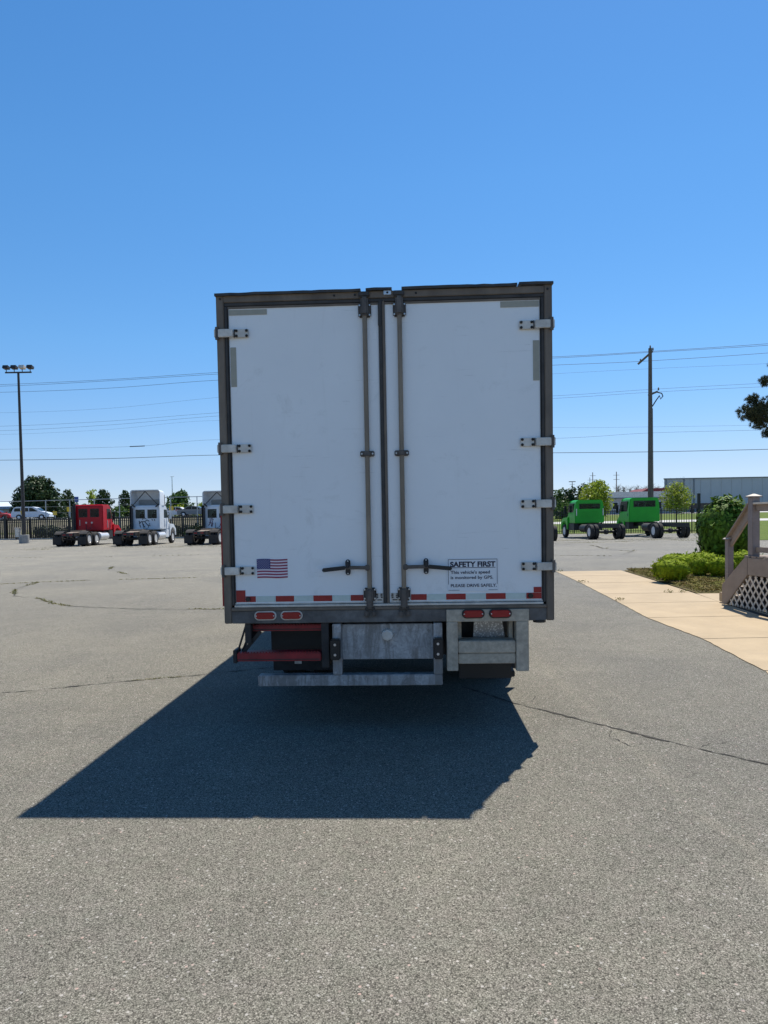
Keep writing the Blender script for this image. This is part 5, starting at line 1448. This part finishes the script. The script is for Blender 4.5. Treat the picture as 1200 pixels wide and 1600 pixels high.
# far thin poles on the right
def fpole(px, ytop, Y, lb, cross=0, r=0.16):
    x = at(px, 800, Y).x; zt = at(px, ytop, Y).z
    r_ = empty('distant_pole', (x, Y, tz(x, Y))); tag(r_, lb, 'pole')
    h = zt-tz(x, Y)
    MB().tube([(0,0,-0.2),(0,0,h)], [r, r*0.7], 8).build('pole', wd, r_, smooth=True)
    if cross: MB().bar((-cross,0,h-0.1),(cross,0,h-0.1),0.14,0.2).build('crossarm', wd, r_)
    for k in range(2): MB().bar((-0.7,0,h-0.8-k*1.0),(0.7,0,h-0.8-k*1.0),0.06,0.08).build('small_arm', wd, r_)
fpole(894.5, 752, 190, 'short distant T shaped pole above the dark evergreens', 0.9, 0.12)
fpole(922, 746, 220, 'fainter thin distant pole left of its taller neighbour', 0, 0.12)
fpole(926.5, 738, 170, 'taller thin distant pole over the yellow green tree', 0, 0.13)
fpole(963.5, 737, 165, 'thin distant pole standing alone left of the utility pole', 0, 0.14)

# ---------------------------------------------------------------- trees
def tpos(px, Y): return at(px, 800, Y).x
def ttop(px, py, Y): return at(px, py, Y).z
def tr(px, wpx, ytop, Y, mat, lb, **kw):
    return tree(kw.pop('name', 'tree'), tpos(px, Y), Y, wpx/F_*Y, ttop(px, ytop, Y), kw.pop('z0f', 0.15), mat, lb, **kw)
GL = 'trees beyond the raised road'
tr(60, 66, 745, 114, M['leaf_dark'], 'large broad dark green tree behind the minivan and light pole', n=34, seed=31, leaf=0.3, dens=15, group=GL, z0f=0.05)
tr(31, 34, 778, 112, M['leaf_dark'], 'low dark side tree at the left foot of the large broad tree', n=12, seed=32, leaf=0.28, dens=9, group=GL, z0f=0.1)
tr(88, 36, 776, 112, M['leaf_dark'], 'dark low tree joining the right side of the large broad tree', n=14, seed=33, leaf=0.28, dens=9, group=GL, z0f=0.05)
tr(108, 30, 765, 150, M['leaf_dark'], 'smaller round dark tree between the large broad tree and the red tractor', n=16, seed=34, leaf=0.34, dens=9, group=GL, z0f=0.1)
tr(144, 24, 763, 150, M['leaf_yellow'], 'yellow green tree right above the red cab', n=14, seed=35, leaf=0.34, dens=6, group=GL, z0f=0.1)
tr(162, 34, 764, 146, M['leaf_dark'], 'dark tree touching the right side of the yellow green one above the red cab', n=16, seed=36, leaf=0.34, dens=9, group=GL, z0f=0.05)
tr(197, 30, 765, 140, M['leaf_dark'], 'dark tree partly behind the left edge of the tall white fairing', n=16, seed=37, leaf=0.34, dens=9, group=GL, z0f=0.05)
tr(281, 44, 767, 140, M['leaf_mid'], 'round mid green tree between the two white tractors', n=20, seed=38, leaf=0.34, dens=9, group=GL, z0f=0.1)
GB = 'spring green bushes along the raised road'
for i, (px, wp, yt, lb) in enumerate(((186, 26, 790, 'spring green bush behind the red tractor hood'), (212, 26, 786, 'spring green bush seen behind the white cab'), (262, 22, 789, 'spring green bush just right of the white cab roof side'),
        (280, 24, 787, 'spring green bush at the foot of the round green tree'), (300, 24, 786, 'spring green bush above the dark grey car'), (318, 26, 784, 'spring green bush beside the half hidden white tractor'), (342, 30, 784, 'spring green bush against the left edge of the box truck'))):
    tr(px, wp, yt, 112, M['leaf_yellow'] if i % 2 else M['leaf_mid'], lb, name='roadside_bush', cat='bush', group=GB, n=9, seed=50+i, leaf=0.26, dens=9, z0f=0.02)
hl = ['right of the light pole', 'second right of the light pole', 'third right of the light pole', 'just left of the red tractor wheels', 'behind the red tractor rear wheels', 'behind the red cab',
      'behind the red tractor hood', 'left of the white cab', 'behind the white cab', 'right of the first white tractor', 'in the gap between the white tractors', 'left of the half hidden white tractor', 'behind the half hidden white tractor']
for i, lb in enumerate(hl):
    px = 62+i*23; Yd = 80.5-i*0.42 if i < 7 else 77.5-(i-7)*1.3
    tree('hedge_shrub', tpos(px, Yd), Yd, 2.7, 1.35, 0.0, M['leaf_dark'], 'dark low hedge shrub behind the pickets, '+lb, cat='bush', group='dark hedge behind the picket fence', n=8, seed=70+i, leaf=0.15, dens=24, z=0.0)
# right side
GR = 'young trees with spring leaves beyond the right fence'
tr(934, 58, 750, 78, M['leaf_yellow'], 'young airy yellow green tree behind the left green truck', n=30, seed=81, leaf=0.19, dens=14, group=GR, z0f=0.22)
tr(1057, 56, 754, 80, M['leaf_yellow'], 'sparse young yellow green tree right of the utility pole', n=30, seed=82, leaf=0.15, dens=11, group=GR, z0f=0.28, bare=True, trunk_r=0.1)
GE = 'dark evergreens at the right edge of the box truck'
for i, (px, wp, yt, Y, mt, lb) in enumerate(((858, 30, 764, 118, 'leaf_mid', 'leftmost evergreen, cut by the edge of the box truck'), (874, 34, 762, 118, 'leaf_mid', 'lighter evergreen next to the box truck edge'), (892, 36, 762, 116, 'leaf_dark', 'dark evergreen behind the T shaped pole'), (911, 34, 754, 114, 'leaf_dark', 'tallest dark evergreen beside the young airy tree'), (930, 30, 762, 116, 'leaf_dark', 'dark evergreen hidden behind the young airy tree'), (880, 40, 783, 106, 'leaf_mid', 'low green bush under the evergreens'))):
    tr(px, wp, yt, Y, M[mt], lb, n=14, seed=90+i, leaf=0.28, dens=10, group=GE, z0f=0.03)
GN = 'distant bare trees above the low grey building'
for i, px in enumerate((966, 975, 985, 996, 1007, 1017, 1027, 1034)):
    yt = 757+((i*37) % 5)
    tree('bare_tree', tpos(px, 330), 330, 5.6, ttop(px, yt, 330), 0.35, None, ['first','second','third','fourth','fifth','sixth','seventh','eighth'][i]+' distant bare tree from the left above the low grey building', group=GN, n=22, seed=120+i, dens=0, bare=True, trunk_r=0.42)
# distant tree line
rg = np.random.default_rng(17)
cl = []
for i in range(150):
    px = rg.uniform(-200, 1400); 
    if 940 < px < 1400: h = rg.uniform(2.5, 5)
    else: h = rg.uniform(4, 8)
    Y = rg.uniform(340, 400); x = (px-600)/F_*Y
    cl.append((x, Y, 1.8+h*0.5, rg.uniform(7, 14), 5, h*0.75))
C, Nn = clump_points(cl, 0.35, 5)
tag(leaf_mesh('distant_woods', C, Nn, 1.3, leafmat('distant_leaf', (0.06,0.085,0.06), (0.09,0.12,0.075), 0.05, 0.2), seed=6), kind='stuff')

# pine reaching in at the right edge
pine = empty('pine_tree', (19.35, 33.5, 0)); tag(pine, 'dark pine tree whose branch reaches in from the right edge of the view', 'tree')
MB().tube([(0,0,-0.2),(0.1,0,4),(0.05,0.1,8),(0,0,11)], [0.22,0.18,0.13,0.04], 10).build('trunk', M['bark'], pine, smooth=True)
rp = random.Random(9); cl = []; lm = MB()
ends = [(-1.9,0.1,6.95,0.32),(-1.65,0,5.85,0.42),(-2.2,0.0,6.3,0.5),(-1.7,0.2,6.55,0.6),(-1.15,-0.1,6.6,0.7),(-0.6,0.2,6.4,0.8),(-1.9,-0.3,6.2,0.5),(-1.3,0.2,6.1,0.6),(-0.6,-.2,5.9,0.55),(-1.2,0.1,5.35,0.3),(-0.8,0.0,5.15,0.28),(-1.35,0,7.75,0.3),(-0.5,0.2,8.6,0.6),(0.3,0,9.9,0.8)]
for (x, y, z, s) in ends:
    lm.tube([(0, 0, z-1.0), (x*0.5, y*0.5, z-0.5), (x, y, z)], [0.06, 0.04, 0.012], 6)
for k in range(16):
    a = rp.uniform(-1.6, 1.6); d = rp.uniform(0.8, 2.3); z = rp.uniform(5.5, 10.5); a *= 0.8; d *= 0.8
    ends.append((d*math.cos(a), d*math.sin(a), z, rp.uniform(0.5, 0.8)))
    lm.tube([(0, 0, z-0.8), (d*math.cos(a), d*math.sin(a), z)], [0.06, 0.015], 6)
lm.build('limbs', M['bark'], pine, smooth=True)
# needle tufts: star-bursts of thin blades
V = []; 
rn = np.random.default_rng(2); tips = []
for (x, y, z, s) in ends:
    for q in range(int(150*s/0.6)):
        d = rn.normal(0, 1, 3); d /= np.linalg.norm(d); k = rn.random()**0.5
        tips.append((np.array([x, y, z])+d*np.array([s, s*0.8, s*0.7])*k, d))
C = []; Dd = []
for c, d in tips:
    for q in range(26):
        e = d*0.7+np.array([0, 0, 0.4])+rn.normal(0, 0.6, 3); e /= np.linalg.norm(e)
        C.append(c); Dd.append(e)
C = np.array(C); Dd = np.array(Dd); n = len(C)
L = rn.uniform(0.1, 0.17, (n, 1)); sd = np.cross(Dd, rn.normal(0, 1, (n, 3))); sd /= np.linalg.norm(sd, axis=1)[:, None]
v = np.stack([C-sd*0.009, C+sd*0.009, C+Dd*L], 1).reshape(-1, 3)
me = bpy.data.meshes.new('needles'); me.from_pydata(v.tolist(), [], [(3*i, 3*i+1, 3*i+2) for i in range(n)]); me.materials.append(M['needle'])
o = bpy.data.objects.new('needles', me); COL.objects.link(o); o.parent = pine; o['kind'] = 'stuff'
